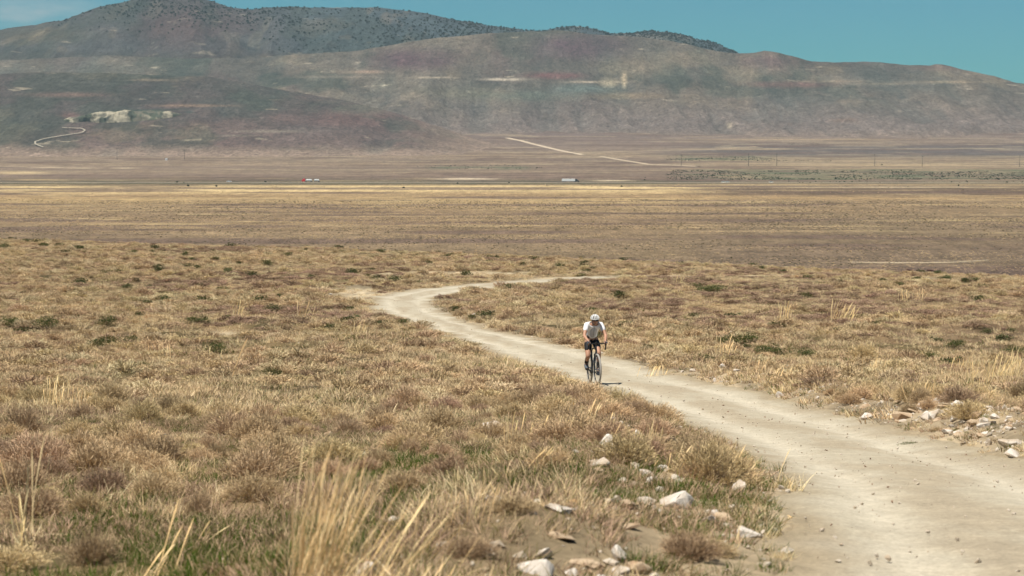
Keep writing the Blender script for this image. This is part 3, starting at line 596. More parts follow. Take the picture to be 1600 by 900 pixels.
def put_thing(name, me, p, sc, rz, label, cat, group=None):
    return link(name, me, label=label, cat=cat, group=group, loc=p, rot=(random.uniform(-.1, .1), random.uniform(-.1, .1), rz)).__setattr__('scale', sc)
BR = 'rabbitbrush and other dry bushes on the slope'
hero_rocks = [  # col, base row, width px, height/width, kind, label
 (950, 706, 42, .72, 'w', 'white angular stone with a slanting face, highest of the big ones left of the track'),
 (936, 727, 44, .35, 'w', 'long flat white stone just below the slanting white one'), (1012, 746, 34, .55, 'w', 'white stone below the straw clump left of the track'),
 (918, 768, 38, .35, 't', 'low pale stone left of the white group'), (893, 792, 34, .55, 'o', 'orange brown stone on top of a flat white one'),
 (874, 799, 54, .28, 'w', 'flat white stone under the orange one'), (1056, 793, 60, .5, 'w', 'large bright white broken stone, biggest of the middle group'),
 (1008, 788, 34, .55, 'w', 'smaller white stone touching the left side of the large broken one'), (1152, 772, 38, .85, 'w', 'tall white stone near the left edge of the track'),
 (1132, 812, 34, .5, 't', 'dull stone half hidden left of the long flat one near the track'), (1108, 818, 26, .7, 'w', 'pale stone under a lying stalk near the track'),
 (1168, 838, 50, .38, 'w', 'long flat white stone closest to the left edge of the track'), (982, 826, 48, .32, 't', 'flat tan slab lying in mauve bushes at bottom centre right'),
 (880, 842, 50, .32, 't', 'flat reddish tan stone left of the tan slab'), (572, 897, 52, .5, 'w', 'white stone at the bottom edge right of the tall straw'),
 (838, 896, 64, .55, 'w', 'big white rounded stone at the bottom edge'), (850, 872, 30, .8, 'w', 'white stone stacked behind the big rounded one at the bottom edge'),
 (990, 892, 62, .55, 't', 'tilted grey brown slab at the bottom, behind a white block'), (966, 876, 30, .9, 'w', 'white block leaning against the tilted slab at the bottom'),
 (918, 884, 60, .28, 't', 'long flat tan stone left of the tilted slab'), (968, 899, 46, .45, 'w', 'white stone under the tilted slab at the bottom edge'),
 (893, 899, 24, .7, 'w', 'small white stone at the bottom edge between the rounded one and the slab'), (1092, 872, 24, .6, 't', 'small pale stone in the dark mauve bush near the bottom'),
 (1032, 696, 54, .45, 't', 'tan mound shaped stone near the left edge of the track'), (996, 684, 16, .9, 'w', 'small white stone left of the tan mound'),
 (1052, 694, 18, .8, 'w', 'small white stone right of the tan mound'), (1073, 712, 22, .6, 'w', 'small rounded stone below the tan mound towards the track'),
 (1024, 672, 20, .5, 't', 'small tan stone just above the tan mound'),
 (958, 629, 15, .6, 'w', 'small white stone at the left edge of the track near the cyclist'), (768, 672, 44, .38, 'w', 'long pale stone alone in the grass below the cyclist'),
 (862, 660, 26, .5, 't', 'tan stone in the grass right of the long pale one'), (342, 671, 30, .3, 'w', 'small flat white stone far left of the track in brown grass'), (508, 683, 26, .6, 't', 'lone pale stone left of the middle foreground'),
 (1218, 620, 14, .9, 'w', 'small white stone at the left end of the rubble bank on the right'), (1410, 655, 34, .55, 't', 'tan boulder in the middle of the rubble bank'),
 (1463, 652, 30, .6, 'w', 'white pointed stone on top of the rubble bank'), (1446, 656, 22, .7, 'w', 'white stone just left of the pointed one on the rubble bank'),
 (1546, 695, 12, 1.5, 'w', 'upright white stone at the right end of the rubble bank'), (1578, 698, 24, .4, 'w', 'flat white stone at the right end of the bank near the photo edge'),
 (1522, 664, 26, .55, 't', 'tan stone behind the right end of the bank'), (1480, 676, 20, .6, 't', 'rounded tan stone on the track side of the bank'),
 (1538, 660, 16, .7, 'w', 'small white stone above the upright one'), (1500, 682, 22, .6, 't', 'tan stone low on the bank below the pointed white one'),
 (1056, 569, 12, .7, 'w', 'small white stone above the track right of the cyclist'), (1082, 581, 11, .7, 'w', 'white stone on the right verge, nearer than the small one above the track'),
 (1036, 553, 11, .6, 't', 'tan stone on the right verge nearest the cyclist'), (1128, 581, 12, .6, 't', 'tan stone on the right verge in tall grass'),
 (541, 444, 9, .5, 'd', 'small dark red brown block in the bare patch left of the bend'), (517, 461, 6, .6, 'w', 'tiny white stone left of the bend below the dark block'),
 (1422, 423, 12, .35, 'd', 'left of two dark red brown lumps on the far brow at the right'), (1456, 424, 16, .3, 'd', 'right of two dark red brown lumps on the far brow at the right'),
 (740, 493, 8, .6, 'w', 'tiny white stone inside the curve of the track'),
]

RPOS = [(at(c, r), w) for c, r, w, *_ in hero_rocks]
def off_rocks(x, y):
    k = np.ones(len(x), bool)
    for p, w in RPOS: k &= ~((np.abs(x - p.x) < w * p.y / FPX * .5 + .16) & (y < p.y + .25) & (y > p.y - 1.5))
    return k
hero_brush = [
 (436, 722, 84, 1.0, 0, 'rounded golden tan bush standing alone with a flat top, in the lower left foreground'),
 (338, 724, 50, 1.15, 1, 'narrow orange tan bush leaning right, left of the flat topped golden bush'),
 (190, 694, 104, .7, 2, 'wide dusty tan bush with sunlit top, right behind the broad bush near the left edge'),
 (66, 738, 150, .62, 3, 'broad brownish bush near the left edge, below a pair of tall bent stalks'),
 (190, 748, 80, .6, 1, 'low pale tan bush in front of the small green tuft, lower left'),
 (55, 806, 130, .6, 3, 'mauve brown bush at the left edge beside the tall bleached stalks'),
 (135, 800, 70, .8, 2, 'tan bush between the left edge stalks and the open green hollow'),
 (145, 882, 95, 1.0, 3, 'grey mauve twiggy bush in the bottom left corner area'),
 (310, 806, 60, 1.1, 3, 'upright tan grey bush with dark hollow at its right foot'),
 (400, 782, 110, .7, 2, 'wide pale tan bush behind the tall blurred straw in the lower middle left'),
 (255, 756, 70, .7, 0, 'tan bush right of the green hollow, lower left'),
 (642, 712, 50, .9, 3, 'dull tan bush with ragged top, left of the long pale stone'),
 (574, 736, 62, .6, 3, 'low mauve grey bush just behind the tall blurred straw'),
 (20, 890, 130, .5, 0, 'low brown bush at the very bottom left corner'),
 (1005, 724, 52, .8, 0, 'straw coloured bush among the white stones left of the track'),
 (1090, 748, 70, .7, 2, 'dry tan bush between the white stones and the left edge of the track'),
 (1075, 872, 120, .6, 3, 'dark mauve bush full of stones, bottom centre right, left of the track'),
   (1120, 868, 80, .55, 3, 'mauve bush right of the stony dark one at bottom centre right'), (800, 800, 90, .5, 1, 'olive tan bush left of the orange brown stone'), (730, 870, 110, .5, 3, 'brown bush at the bottom centre left of the big white stones'),
 (1420, 616, 45, .8, 2, 'small tan bush behind the rubble bank on the right'),
 (1350, 560, 60, .7, 0, 'tan bush on the right slope behind the rubble bank'),
]
for c_, r_, w_, hz, k_, lb in hero_brush:
    p, w = at_size(c_, r_, w_); s_ = w / .66; EXC.append((p.x, p.y, w * .42))
    put_thing('rabbitbrush', brush_hi[k_ % 6], p, (s_, s_, s_ * hz * 1.3), random.uniform(0, 6), lb, 'dry bush', BR)
SG = 'dark green shrubs on the slope'
hero_sage = [
 (167, 511, 36, .8, 'round dark green shrub standing alone among tan bushes on the left'),
 (14, 512, 46, .6, 'dark green shrub at the left edge of the photo'), (66, 512, 50, .5, 'low green shrub right of the one at the left edge'),
 (165, 545, 60, .5, 'wide dark green shrub below the round one on the left'), (206, 538, 26, .8, 'small green shrub at the right end of the wide one'),
 (335, 552, 42, .7, 'fresh green shrub left of the thin leaning stalk'), (426, 592, 36, .7, 'green tuft shrub right of the foot of the leaning stalk'),
 (225, 576, 30, .5, 'small dark green shrub above the mauve grass band on the left'), (310, 505, 45, .35, 'flat green shrub patch in a hollow left of the track bend'),
 (630, 508, 24, .7, 'small green shrub above the left edge of the track after the bend'),
 (1158, 540, 60, .5, 'dark green shrub right of the cyclist above the tall straw'), (1176, 534, 22, .7, 'small green shrub touching the dark one right of the cyclist'),
 (1205, 556, 60, .45, 'long low green shrub between two darker ones right of the cyclist'), (1255, 560, 46, .5, 'dark green shrub at the right end of the row right of the cyclist'),
 (1128, 537, 24, .6, 'small dark green shrub at the left end of the row right of the cyclist'),
 (1095, 566, 40, .5, 'olive shrub just above the white stones beside the track'),
 (1490, 546, 40, .6, 'round grey green shrub on the right slope'), (1452, 562, 40, .5, 'dark shrub left of the round grey green one on the right slope'),
 (1590, 556, 40, .6, 'green shrub at the right edge of the photo'), (1110, 457, 60, .3, 'flat green patch of shrub far back right of the track'),
 (1420, 700, 36, .4, 'low green shrub at the foot of the rubble bank by the track'),
]
for i, (c_, r_, w_, hz, lb) in enumerate(hero_sage):
    p, w = at_size(c_, r_, w_); s_ = w / .62; hz = hz * 1.15
    put_thing('green_shrub', sage_hi[i % 4], p, (s_, s_, s_ * hz), random.uniform(0, 6), lb, 'green shrub', SG)
x, y, g = scatter(7, 258, pw((7, 1.1), (30, 1.5), (60, 1.5), (110, 1.2), (258, .8)), 40000, 420, .258)
k = (patch(x, y, 79, 5, 8) + g.normal(0, .07, len(x)) > .46) & off_road(x, y, .3) & visible(x, y) & (edge_d(x, y) > .4 * (y < 45)) & ~((y < 12) & (x > .3))
x, y = x[k], y[k]; k = off_rocks(x, y); x, y = x[k], y[k]; o_ = np.argsort(y); x, y = x[o_], y[o_]; z = H(x, y); ni = 275 - len(hero_brush); print('brush', len(x))
sz_ = g.uniform(.45, 1.25, len(x)) * np.interp(y, [7, 15, 40, 120], [.75, .85, 1.1, 1.45])
for i in range(ni):
    tn = ('golden', 'tan', 'golden', 'dull', 'mauve', 'golden')[i % 6] if y[i] < 45 else ('pale', 'tan', 'golden', 'pale')[(i % 5) % 4]
    sw = 'small' if sz_[i] < .75 else ('wide' if sz_[i] > 1.05 else 'middling')
    put_thing('rabbitbrush', brush_hi[i % 6] if y[i] < 45 else brush_lo[i % 5], (x[i], y[i], z[i]), (sz_[i], sz_[i], sz_[i] * random.uniform(.75, 1.1)), random.uniform(0, 6), '%s %s dry bush %s' % (sw, tn, near_label(x[i], y[i], z[i])), 'dry bush', BR)
xr_, yr_, zr__, sr_ = x[ni:], y[ni:], z[ni:], sz_[ni:]; mv = fbm(xr_ / 9, yr_ / 17, 92, 3) + g.normal(0, .03, len(xr_)) > .555
gn_scatter('low_brush', xr_[~mv], yr_[~mv], zr__[~mv], sr_[~mv], brush_lo, 421, 'far tan and golden bushes merging over the slope', sz=g.uniform(.5, .9, int((~mv).sum())))
gn_scatter('low_brush', xr_[mv], yr_[mv], zr__[mv], sr_[mv], brush_mv, 422, 'far mauve brown bushes in patches over the slope', sz=g.uniform(.35, .6, int(mv.sum())))
x, y, g = scatter(16, 240, pw((16, .06), (60, .07), (240, .05)), 1600, 430, .255)
k = (patch(x, y, 80, 6, 10) > .53) & off_road(x, y, .5) & visible(x, y); x, y = x[k][:240], y[k][:240]; z = H(x, y); print('sage', len(x))
for i in range(len(x)):
    s_ = g.uniform(.35, .9) * (1 + y[i] / 260)
    sw = 'tiny' if s_ < .6 else ('large' if s_ > .95 else 'small')
    put_thing('green_shrub', (sage_hi if y[i] < 50 else sage_lo)[i % 4], (x[i], y[i], z[i]), (s_ * 1.15, s_ * 1.15, s_ * random.uniform(.6, 1.0)), random.uniform(0, 6), '%s dark green shrub %s' % (sw, near_label(x[i], y[i], z[i])), 'green shrub', SG)

# ------------------------------------------------------------------ tall bleached straw
SC_ = 'clumps of tall bleached straw'
def straw_thing(c_, r_, hpx, n, lean, w, seed, lb, spread=.05, cat='straw clump'):
    p = at(c_, r_) if r_ <= 930 else Vector(((c_ - 800) / FPX * 7.2, 7.2, float(H((c_ - 800) / FPX * 7.2, 7.2))))
    h = hpx * p.y / FPX
    link('straw_clump', stalks('straw_clump', n, h, spread, lean, w, seed), label=lb, cat=cat, group=SC_, loc=p)
straw_thing(470, 985, 340, 170, (.20, 0), .0023, 501, 'tallest clump of blurred bleached straw at the bottom edge, leaning right', .055)
straw_thing(560, 985, 250, 60, (.42, 0), .0019, 502, 'blurred straw clump at the bottom edge just right of the tallest one, bent right', .09)
straw_thing(640, 960, 130, 30, (.2, 0), .0024, 520, 'loose blurred pale straw at the bottom edge left of the big white stones', .13)
straw_thing(40, 850, 190, 7, (.10, 0), .0045, 503, 'few tall bent stalks near the left edge reaching above the brown bush', .03)
straw_thing(30, 858, 120, 9, (.05, 0), .0045, 504, 'short upright stalks at the foot of the tall bent ones near the left edge', .04)
straw_thing(232, 905, 150, 9, (.32, 0), .0055, 505, 'thin straw stalks leaning right in front of the open green hollow', .06)
straw_thing(300, 850, 80, 5, (.55, 0), .0055, 506, 'few stalks leaning far right beside the dark hollow', .04)
straw_thing(792, 712, 74, 5, (.02, 0), .0045, 507, 'single upright pair of pale stalks behind the middle foreground', .02)
straw_thing(820, 735, 60, 6, (.5, 0), .004, 508, 'straw bending right beside the upright pair of stalks', .03)
straw_thing(700, 830, 90, 40, (.15, 0), .0024, 509, 'wide loose straw clump in the middle foreground', .16)
straw_thing(770, 800, 75, 30, (.1, 0), .0024, 521, 'tangled straw right of the wide loose clump in the middle foreground', .14)
straw_thing(1010, 700, 60, 26, (.1, 0), .0042, 510, 'thick straw clump among the white stones left of the track', .12)
straw_thing(1085, 745, 60, 30, (.35, 0), .004, 511, 'straw clump leaning towards the track from its left edge', .18)
straw_thing(1262, 825, 34, 5, (-.6, 0), .006, 512, 'dry arched stalk reaching onto the track at its left edge', .04)
straw_thing(362, 590, 128, 1, (.30, 0), .030, 512, 'single thin weed stalk leaning right, tallest thing on the left slope', .008)
straw_thing(345, 560, 22, 4, (.1, 0), .02, 522, 'short stalks behind the thin leaning weed', .1)
for i, (c_, r_, h_) in enumerate([(1228, 500, 26), (1306, 502, 28), (1325, 505, 24), (370, 500, 26), (470, 500, 30), (1130, 555, 28), (1210, 600, 26), (1360, 585, 30), (1440, 625, 30), (1530, 612, 44), (1560, 592, 36), (1596, 600, 50), (1500, 585, 30), (1415, 470, 16), (1435, 470, 18), (1060, 445, 14), (1020, 590, 20), (1180, 585, 26), (905, 665, 40), (840, 690, 40), (250, 560, 20), (120, 640, 34), (95, 632, 40), (560, 520, 18)]):
    straw_thing(c_, r_, h_ * 1.35, 26, (random.uniform(-.05, .25), 0), .014 if r_ < 560 else .009, 530 + i, 'clump of pale straw %s' % near_label(*at(c_, r_)), .16)

# ------------------------------------------------------------------ stones, one by one
RK = 'pale stones beside the track'
def place_rock(c_, r_, w_, hw, k_, lb, i):
    p, w = at_size(c_, r_, w_)
    me = {'w': rocks_w[i % 6], 't': rocks_t[i % 5], 'o': rock_o, 'd': rock_dk}[k_]
    EXC.append((p.x, p.y, w * .62)); s_ = w * .60; zz = s_ * hw / .72 * 1.15
    o = link('rock', me, label=lb, cat='stone', group=RK, loc=(p.x, p.y, p.z + zz * .22), rot=(random.uniform(-.25, .25), random.uniform(-.25, .25), random.uniform(0, 6.28))); o.scale = (s_, s_ * .95, zz)
for i, a_ in enumerate(hero_rocks): place_rock(*a_, i)
g = np.random.default_rng(77); cnt = 0
while cnt < 245:
    if cnt < 185:      # rubble bank on the right
        yv = g.uniform(17, 33) if g.uniform() < .75 else g.uniform(33, 52); l, r = edges(yv); xv = float(r) + abs(g.normal(.8, .5)); side = 'right'
        if cnt > 150: xv = float(r) + g.uniform(.1, 2.6)
        s_ = g.uniform(.04, .13) * (1 if g.uniform() < .8 else 1.4); lb = 'pale rubble stone in the bank along the right edge of the track'
    else:
        yv = g.uniform(9.5, 34); l, r = edges(yv); xv = float(l) - abs(g.normal(.2, 1.3)) - .1; side = 'left'; s_ = g.uniform(.035, .10); lb = 'small pale stone in the grass along the left edge of the track'
    if abs(xv) > .25 * yv: continue
    zv = float(H(xv, yv)); lb = '%s %s stone %s' % ('small' if s_ < .07 else ('large' if s_ > .12 else 'middling'), 'rubble' if side == 'right' else 'pale', near_label(xv, yv, zv)); EXC.append((xv, yv, s_ * .55)); zz = s_ * g.uniform(.5, .9)
    o = link('rock', (rocks_w if g.uniform() < .4 else rocks_t)[cnt % 5], label=lb, cat='stone', group=RK, loc=(xv, yv, zv + zz * .15), rot=(g.uniform(-.5, .5), g.uniform(-.5, .5), g.uniform(0, 6.28)))
    o.scale = (s_, s_ * g.uniform(.7, 1.1), zz); cnt += 1

# grass that nobody could count; it keeps clear of the stones and does not grow up through the big bushes
def clear_of(x, y):
    k = np.ones(len(x), bool)
    for ex, ey, er in EXC:
        k &= ((x - ex) ** 2 + ((y - ey) / np.where(y < ey, 3.2, 1.0)) ** 2) > er * er
    return k
def put(name, y0, y1, dens, nmax, seed, protos, s0, s1, label, mask, sink=0.0, tilt=.12):
    x, y, g = scatter(y0, y1, dens, nmax, seed)
    k = mask(x, y, g) & clear_of(x, y) & off_road(x, y, .02) & visible(x, y); x, y = x[k], y[k]
    S = g.uniform(s0, s1, len(x)); print(name, len(x))
    return gn_scatter(name, x, y, H(x, y) - sink, S, protos, seed, label, tilt)
thin = lambda x, y, g: g.uniform(0, 1, len(x)) < np.where((x > edges(y)[0] + .5) & (y < 36), .05 + ss(.5, 1.9, edge_d(x, y)), ss(0, .35, edge_d(x, y))) * .9 + .1 * (y < 60)
put('dry_grass', 5, 34, pw((5, 8), (12, 8), (20, 9), (34, 20)), 40000, 401, straw_near, .55, 1.35, 'bleached dry grass over the near slope', lambda x, y, g: thin(x, y, g) & (patch(x, y, 73, 1.3, 1.8) + g.normal(0, .05, len(x)) > .49))
put('dry_grass', 30, 265, pw((30, 9), (60, 7), (110, 4.2), (265, 2.6)), 90000, 402, straw_far, .6, 1.5, 'bleached dry grass over the far part of the slope', lambda x, y, g: thin(x, y, g) & ((patch(x, y, 71, 2.4, 3.5) + g.normal(0, .05, len(x)) > .47) | (g.uniform(0, 1, len(x)) < .3)))
put('brown_grass', 5, 34, pw((5, 20), (16, 22), (24, 44), (34, 34)), 40000, 403, brown_near, .6, 1.3, 'low mauve brown grass on the near slope', lambda x, y, g: thin(x, y, g) & (patch(x, y, 75, 2.2, 3) + g.normal(0, .06, len(x)) + .03 + .10 * ss(22, 27, y) > .47))
put('brown_grass', 30, 265, pw((30, 7), (110, 3.5), (265, 2.0)), 70000, 404, brown_far, .7, 1.5, 'low mauve brown grass on the far part of the slope', lambda x, y, g: thin(x, y, g) & (patch(x, y, 76, 7, 11) + g.normal(0, .09, len(x)) > .51))
put('green_grass', 5, 34, pw((5, 40), (20, 30), (34, 12)), 30000, 405, green_near, .5, 1.2, 'short green grass between the dry tufts', lambda x, y, g: thin(x, y, g) & (patch(x, y, 77, 1.4, 1.8) + g.normal(0, .05, len(x)) > .49))
put('green_grass', 30, 200, pw((30, 7), (60, 4.5), (110, 2.6), (200, 1.2)), 40000, 406, green_far, .5, 1.3, 'short green grass in far hollows of the slope', lambda x, y, g: thin(x, y, g) & (patch(x, y, 78, 4, 7) + g.normal(0, .07, len(x)) > .56))
x, y, g = scatter(5, 60, pw((5, 26), (60, 12)), 30000, 407); k = (np.abs(edge_d(x, y) + .05) < g.exponential(.22, len(x))) & (edge_d(x, y) > -.12) & (vnoise(x / .9, y / 1.3, 88) > .35); print('verge', k.sum())
gn_scatter('verge_grass', x[k], y[k], H(x[k], y[k]), g.uniform(.3, .8, k.sum()), green_near + straw_near[:2], 5, 'short green and straw grass along both edges of the track')
# loose stones, on the track and beside it
x, y, g = scatter(5, 110, pw((5, 60), (25, 45), (50, 16), (110, 5)), 120000, 410); ed = edge_d(x, y)
k = (g.uniform(0, 1, len(x)) < np.where(ed < 0, .20, np.exp(-ed / .9) * .75 + .02)); x, y, ed = x[k], y[k], ed[k]; print('gravel', len(x))
gn_scatter('gravel', x, y, H(x, y) + np.where(ed < 0, .052, .0), (.005 + .016 * g.uniform(0, 1, len(x)) ** 4) * np.where(ed < 0, 1, 1.7) * (1 + y / 90), peb, 6, 'small loose stones strewn on the pale track and its edges', tilt=.5)


# ------------------------------------------------------------------ junipers on the mountain
def crown_mesh(name, seed):
    """small juniper: ragged many-faced crown over a short trunk"""
    g = np.random.default_rng(seed); V = []; F = []; C = []
    cl = [(g.normal(0, .45), g.normal(0, .45), g.uniform(.6, 1.5)) for _ in range(7)]
    n = 150; k = g.integers(0, 7, n); d = g.normal(size=(n, 3)); d /= np.linalg.norm(d, axis=1, keepdims=True)
    P = np.array(cl)[k] + d * .5 * g.uniform(.5, 1, (n, 1)); P[:, 2] = np.maximum(P[:, 2], .15)
    c = np.array([alb(66, 80, 66), alb(52, 68, 58), alb(84, 92, 68)])[g.integers(0, 3, n)]
    a_ = ribbons(P, d + g.normal(0, .5, (n, 3)), np.full(n, .5), np.full(n, .42), .1 * np.ones(n), g, 1, c, tipw=.5)
    b_ = ribbons(np.array([[0, 0, -.3], [.05, 0, -.3], [0, .05, -.3]]), np.array([[.1, 0, 1], [-.1, .1, 1], [0, -.1, 1.]]), np.full(3, 1.2), np.full(3, .25), .05 * np.ones(3), g, 2, np.broadcast_to(TWIG * .4, (3, 3)))
    V, F, C = joinp([a_, b_]); return mesh_np(name, V, F, C, False, [M_leaf])
jun = [crown_mesh('juniper', 600 + i) for i in range(4)]
Xb, Yb, Zb, cb, rb, upb, bkb = back
g = np.random.default_rng(9)
i = g.integers(0, 259, 60000); j = g.integers(0, 1049, 60000); fi = g.uniform(0, 1, 60000)
px = Xb[i, j] * (1 - fi) + Xb[i + 1, j] * fi; py = Yb[i, j] * (1 - fi) + Yb[i + 1, j] * fi; pz = Zb[i, j] * (1 - fi) + Zb[i + 1, j] * fi
c_, r_ = colrow(px, py, pz)
cr_ = np.interp(c_, [p[0] for p in [(0, 47), (130, 21), (245, -8), (340, 3), (480, 11), (600, 13), (720, 32), (820, 47), (905, 42), (1040, 48), (1110, 66), (1150, 80)]], [47, 21, -8, 3, 11, 13, 32, 47, 42, 48, 66, 80])
dn = (.75 * ss(400, 500, c_) * (1 - ss(80, 98, r_)) + .62 * (1 - ss(400, 500, c_)) * ss(60, 110, c_) * (1 - ss(40, 72, r_ + .10 * abs(c_ - 260)))) + .8 * ss(840, 870, c_) * (c_ < 1160) * (1 - ss(18, 30, r_ - cr_))
dn = dn * (.25 + 1.1 * ss(.35, .6, fbm(px / 260, pz / 90, 91, 3))) * (.6 + .9 * ss(9, 0, r_ - cr_))
cm_ = np.interp(c_, [0, 380, 560, 690, 760, 820, 860, 940, 1000, 1050, 1100, 1150], [97, 92, 78, 60, 52, 49.5, 47.5, 54, 58, 66, 76, 83])
k = (g.uniform(0, 1, len(c_)) < dn * .75) & (c_ > -25) & (c_ < 1165) & (r_ < cm_ + 6) & (r_ > -12)
px, py, pz = px[k], py[k], pz[k]; c_, r_ = c_[k], r_[k]
sj = g.uniform(1.1, 2.9, len(px)) * np.where(g.uniform(0, 1, len(px)) < .15, 1.35, 1.0)
o_ = np.argsort(-sj / py); px, py, pz, sj, c_, r_ = [q[o_] for q in (px, py, pz, sj, c_, r_)]; print('juniper', len(px))
parts_of = [(230, 'left shoulder of the mountain'), (340, 'highest summit of the mountain'), (430, 'saddle right of the summit'), (560, 'long flat topped ridge'), (700, 'ridge where it starts to fall'), (850, 'low right end of the long ridge'), (1000, 'far rounded hilltop'), (9999, 'blue grey spur at the right')]
for q in range(min(285, len(px))):
    wh = next(t for m_, t in parts_of if c_[q] < m_); hh = 'on the crest of the' if r_[q] < 18 and c_[q] < 600 or r_[q] < 45 and c_[q] > 700 else ('low on the' if r_[q] > 55 else 'half way up the')
    o = link('juniper_tree', jun[q % 4], label='dark juniper tree %s %s' % (hh, wh), cat='tree', group='junipers dotting the mountain', loc=(px[q], py[q], pz[q]), rot=(0, 0, g.uniform(0, 6.28))); o.scale = (sj[q], sj[q], sj[q] * .85)
gn_scatter('juniper_scrub', px[285:], py[285:], pz[285:], sj[285:], jun, 12, 'dark juniper scrub dotting the upper mountain', tilt=0, sz=.85)

# ------------------------------------------------------------------ green scrub belts and dark shrubs on the valley floor
def on_plain(c, r):
    T = T_of_row(r); ys = np.linspace(900, 5200, 6000); h = Hplain((c - 800) / FPX * ys, ys)
    i = int(np.argmax(h >= -T * ys)); y = ys[i]; return Vector(((c - 800) / FPX * y, y, float(h[i]) + CZ))
pts = []
for (c0, c1, r0, r1, n) in [(1040, 1620, 266, 281, 3000), (1040, 1210, 244, 252, 600), (1210, 1300, 250, 252, 40), (650, 850, 258, 265, 130), (1180, 1620, 283, 286, 120), (1230, 1260, 224.3, 226, 26), (1262, 1290, 224.5, 226, 18), (1380, 1600, 224, 232, 12)]:
    for _ in range(n):
        c = g.uniform(c0, c1); r = g.uniform(r0, r1)
        if n > 100 and vnoise(c / 30, r / 2.0, 5) < .42: continue
        pts.append((c, r))
ps = [on_plain(*q) for q in pts]; print('valley scrub', len(ps))
A = np.array([(p.x, p.y, p.z) for p in ps]); gn_scatter('valley_scrub', A[:, 0], A[:, 1], A[:, 2], g.uniform(.3, .85, len(A)), jun, 15, 'belts of green scrub on the valley floor at the right', tilt=0, sz=.6)
for c, r, s_, lb in [(277, 285.5, 1.3, 'left of a pair of black dots by the highway, left side'), (288, 286, .7, 'small dark shrub right beside the black one by the highway'), (294, 291.5, 1.5, 'dark shrub in the bright straw band, left of its twin'), (338, 292, 1.4, 'dark shrub in the bright straw band, right of its twin'), (415, 285, 1.2, 'dark shrub just left below the red truck'), (631, 294, 1.2, 'lone dark shrub in the straw band between the two trucks'),
                     (715, 287, 1.0, 'dark shrub below the pale dry strip between the trucks'), (795, 286, .9, 'tiny dark shrub left of the white truck'), (971, 292, 1.2, 'dark shrub right of and below the white truck'), (1007, 281.5, 1.0, 'dark shrub right of the pale strip beyond the white truck'), (1377, 258, 1.2, 'dark shrub beside a distant pole on the right'), (1497, 290.5, 1.1, 'dark shrub below the green belt far right'), (1008, 278, .7, 'tiny shrub behind the one right of the pale strip')]:
    p = on_plain(c, r); o = link('dark_shrub', jun[int(c) % 4], label=lb, cat='shrub', group='dark shrubs dotting the valley floor', loc=p); o.scale = (s_, s_, s_ * .7)

# ------------------------------------------------------------------ highway and far tracks
def strip(name, pts, w, mt, lift, kind='structure', hf=None, colr=(190, 175, 150), n=160, label=None):
    pts = [Vector(p) for p in pts]; acc = [0]
    for a, b in zip(pts, pts[1:]): acc.append(acc[-1] + (b - a).length)
    t = np.linspace(0, acc[-1], n); C_ = np.stack([np.interp(t, acc, [p[k] for p in pts]) for k in range(3)], -1)
    for _ in range(3): C_[1:-1] = (C_[:-2] + 2 * C_[1:-1] + C_[2:]) / 4
    d = np.gradient(C_[:, :2], axis=0); d /= np.linalg.norm(d, axis=1, keepdims=True) + 1e-9; nrm = np.c_[-d[:, 1], d[:, 0]]
    ww = np.asarray(w) * (1 + .25 * (vnoise(t / 25, t * 0, 3) - .5)); s = np.linspace(-.5, .5, 5)
    X = C_[:, 0:1] + nrm[:, 0:1] * s * ww[:, None]; Y = C_[:, 1:2] + nrm[:, 1:2] * s * ww[:, None]
    Z = (hf(X, Y) if hf else Hplain(X, Y) + CZ) + lift
    Z[:, 0] -= lift + .4; Z[:, -1] -= lift + .4
    return link(name, mesh_np(name, np.stack([X, Y, Z], -1).reshape(-1, 3), grid_faces(n, 5), np.broadcast_to(alb(*colr), (n * 5, 3)), mats=[mt]), kind=kind)
M_dirt = terrain_mat('far_dirt', (.02, .2), (.1, .12)); M_asph = terrain_mat('asphalt', (.05, .4), (.1, .1))
def pl(*q): return [on_plain(c, r) for c, r in q]
def lane(c, y): return Vector(((c - 800) / FPX * y, y, 0))
YH = 2640.0
strip('verge', [(-1300, YH - 62, 0), (1400, YH - 62, 0)], 30, M_dirt, .18, colr=(78, 80, 60), n=400)
strip('verge', [(-1300, YH + 60, 0), (1400, YH + 60, 0)], 24, M_dirt, .18, colr=(84, 84, 66), n=400)
strip('highway', [(-1300, YH, 0), (1400, YH, 0)], 24, M_asph, .35, colr=(112, 106, 98), n=400)
strip('shoulder', [(-1300, YH - 20, 0), (1400, YH - 20, 0)], 9, M_dirt, .25, colr=(180, 166, 140), n=400)
strip('railway_bed', [(240, 3720, 0), (1700, 3650, 0)], 16, M_dirt, .3, colr=(92, 86, 84), n=200)
strip('far_track', pl((793, 215.5), (815, 220), (850, 229), (880, 236), (912, 242)), 17, M_dirt, .5, colr=(214, 196, 170))
strip('far_track', pl((940, 244.5), (965, 249), (990, 253), (1015, 257), (1050, 258), (1090, 260)), 15, M_dirt, .5, colr=(200, 182, 156))
strip('far_track', pl((895, 240), (930, 238), (1010, 235.5), (1100, 234), (1180, 229)), 14, M_dirt, .5, colr=(176, 158, 132))
strip('far_track', pl((0, 231.5), (60, 232.5), (150, 235), (300, 236), (450, 236.5)), 12, M_dirt, .6, colr=(150, 142, 126))
strip('far_track', pl((1330, 409.5), (1400, 411), (1480, 410.5), (1545, 406.5)), 1.8, M_dirt, .15, colr=(206, 190, 160))
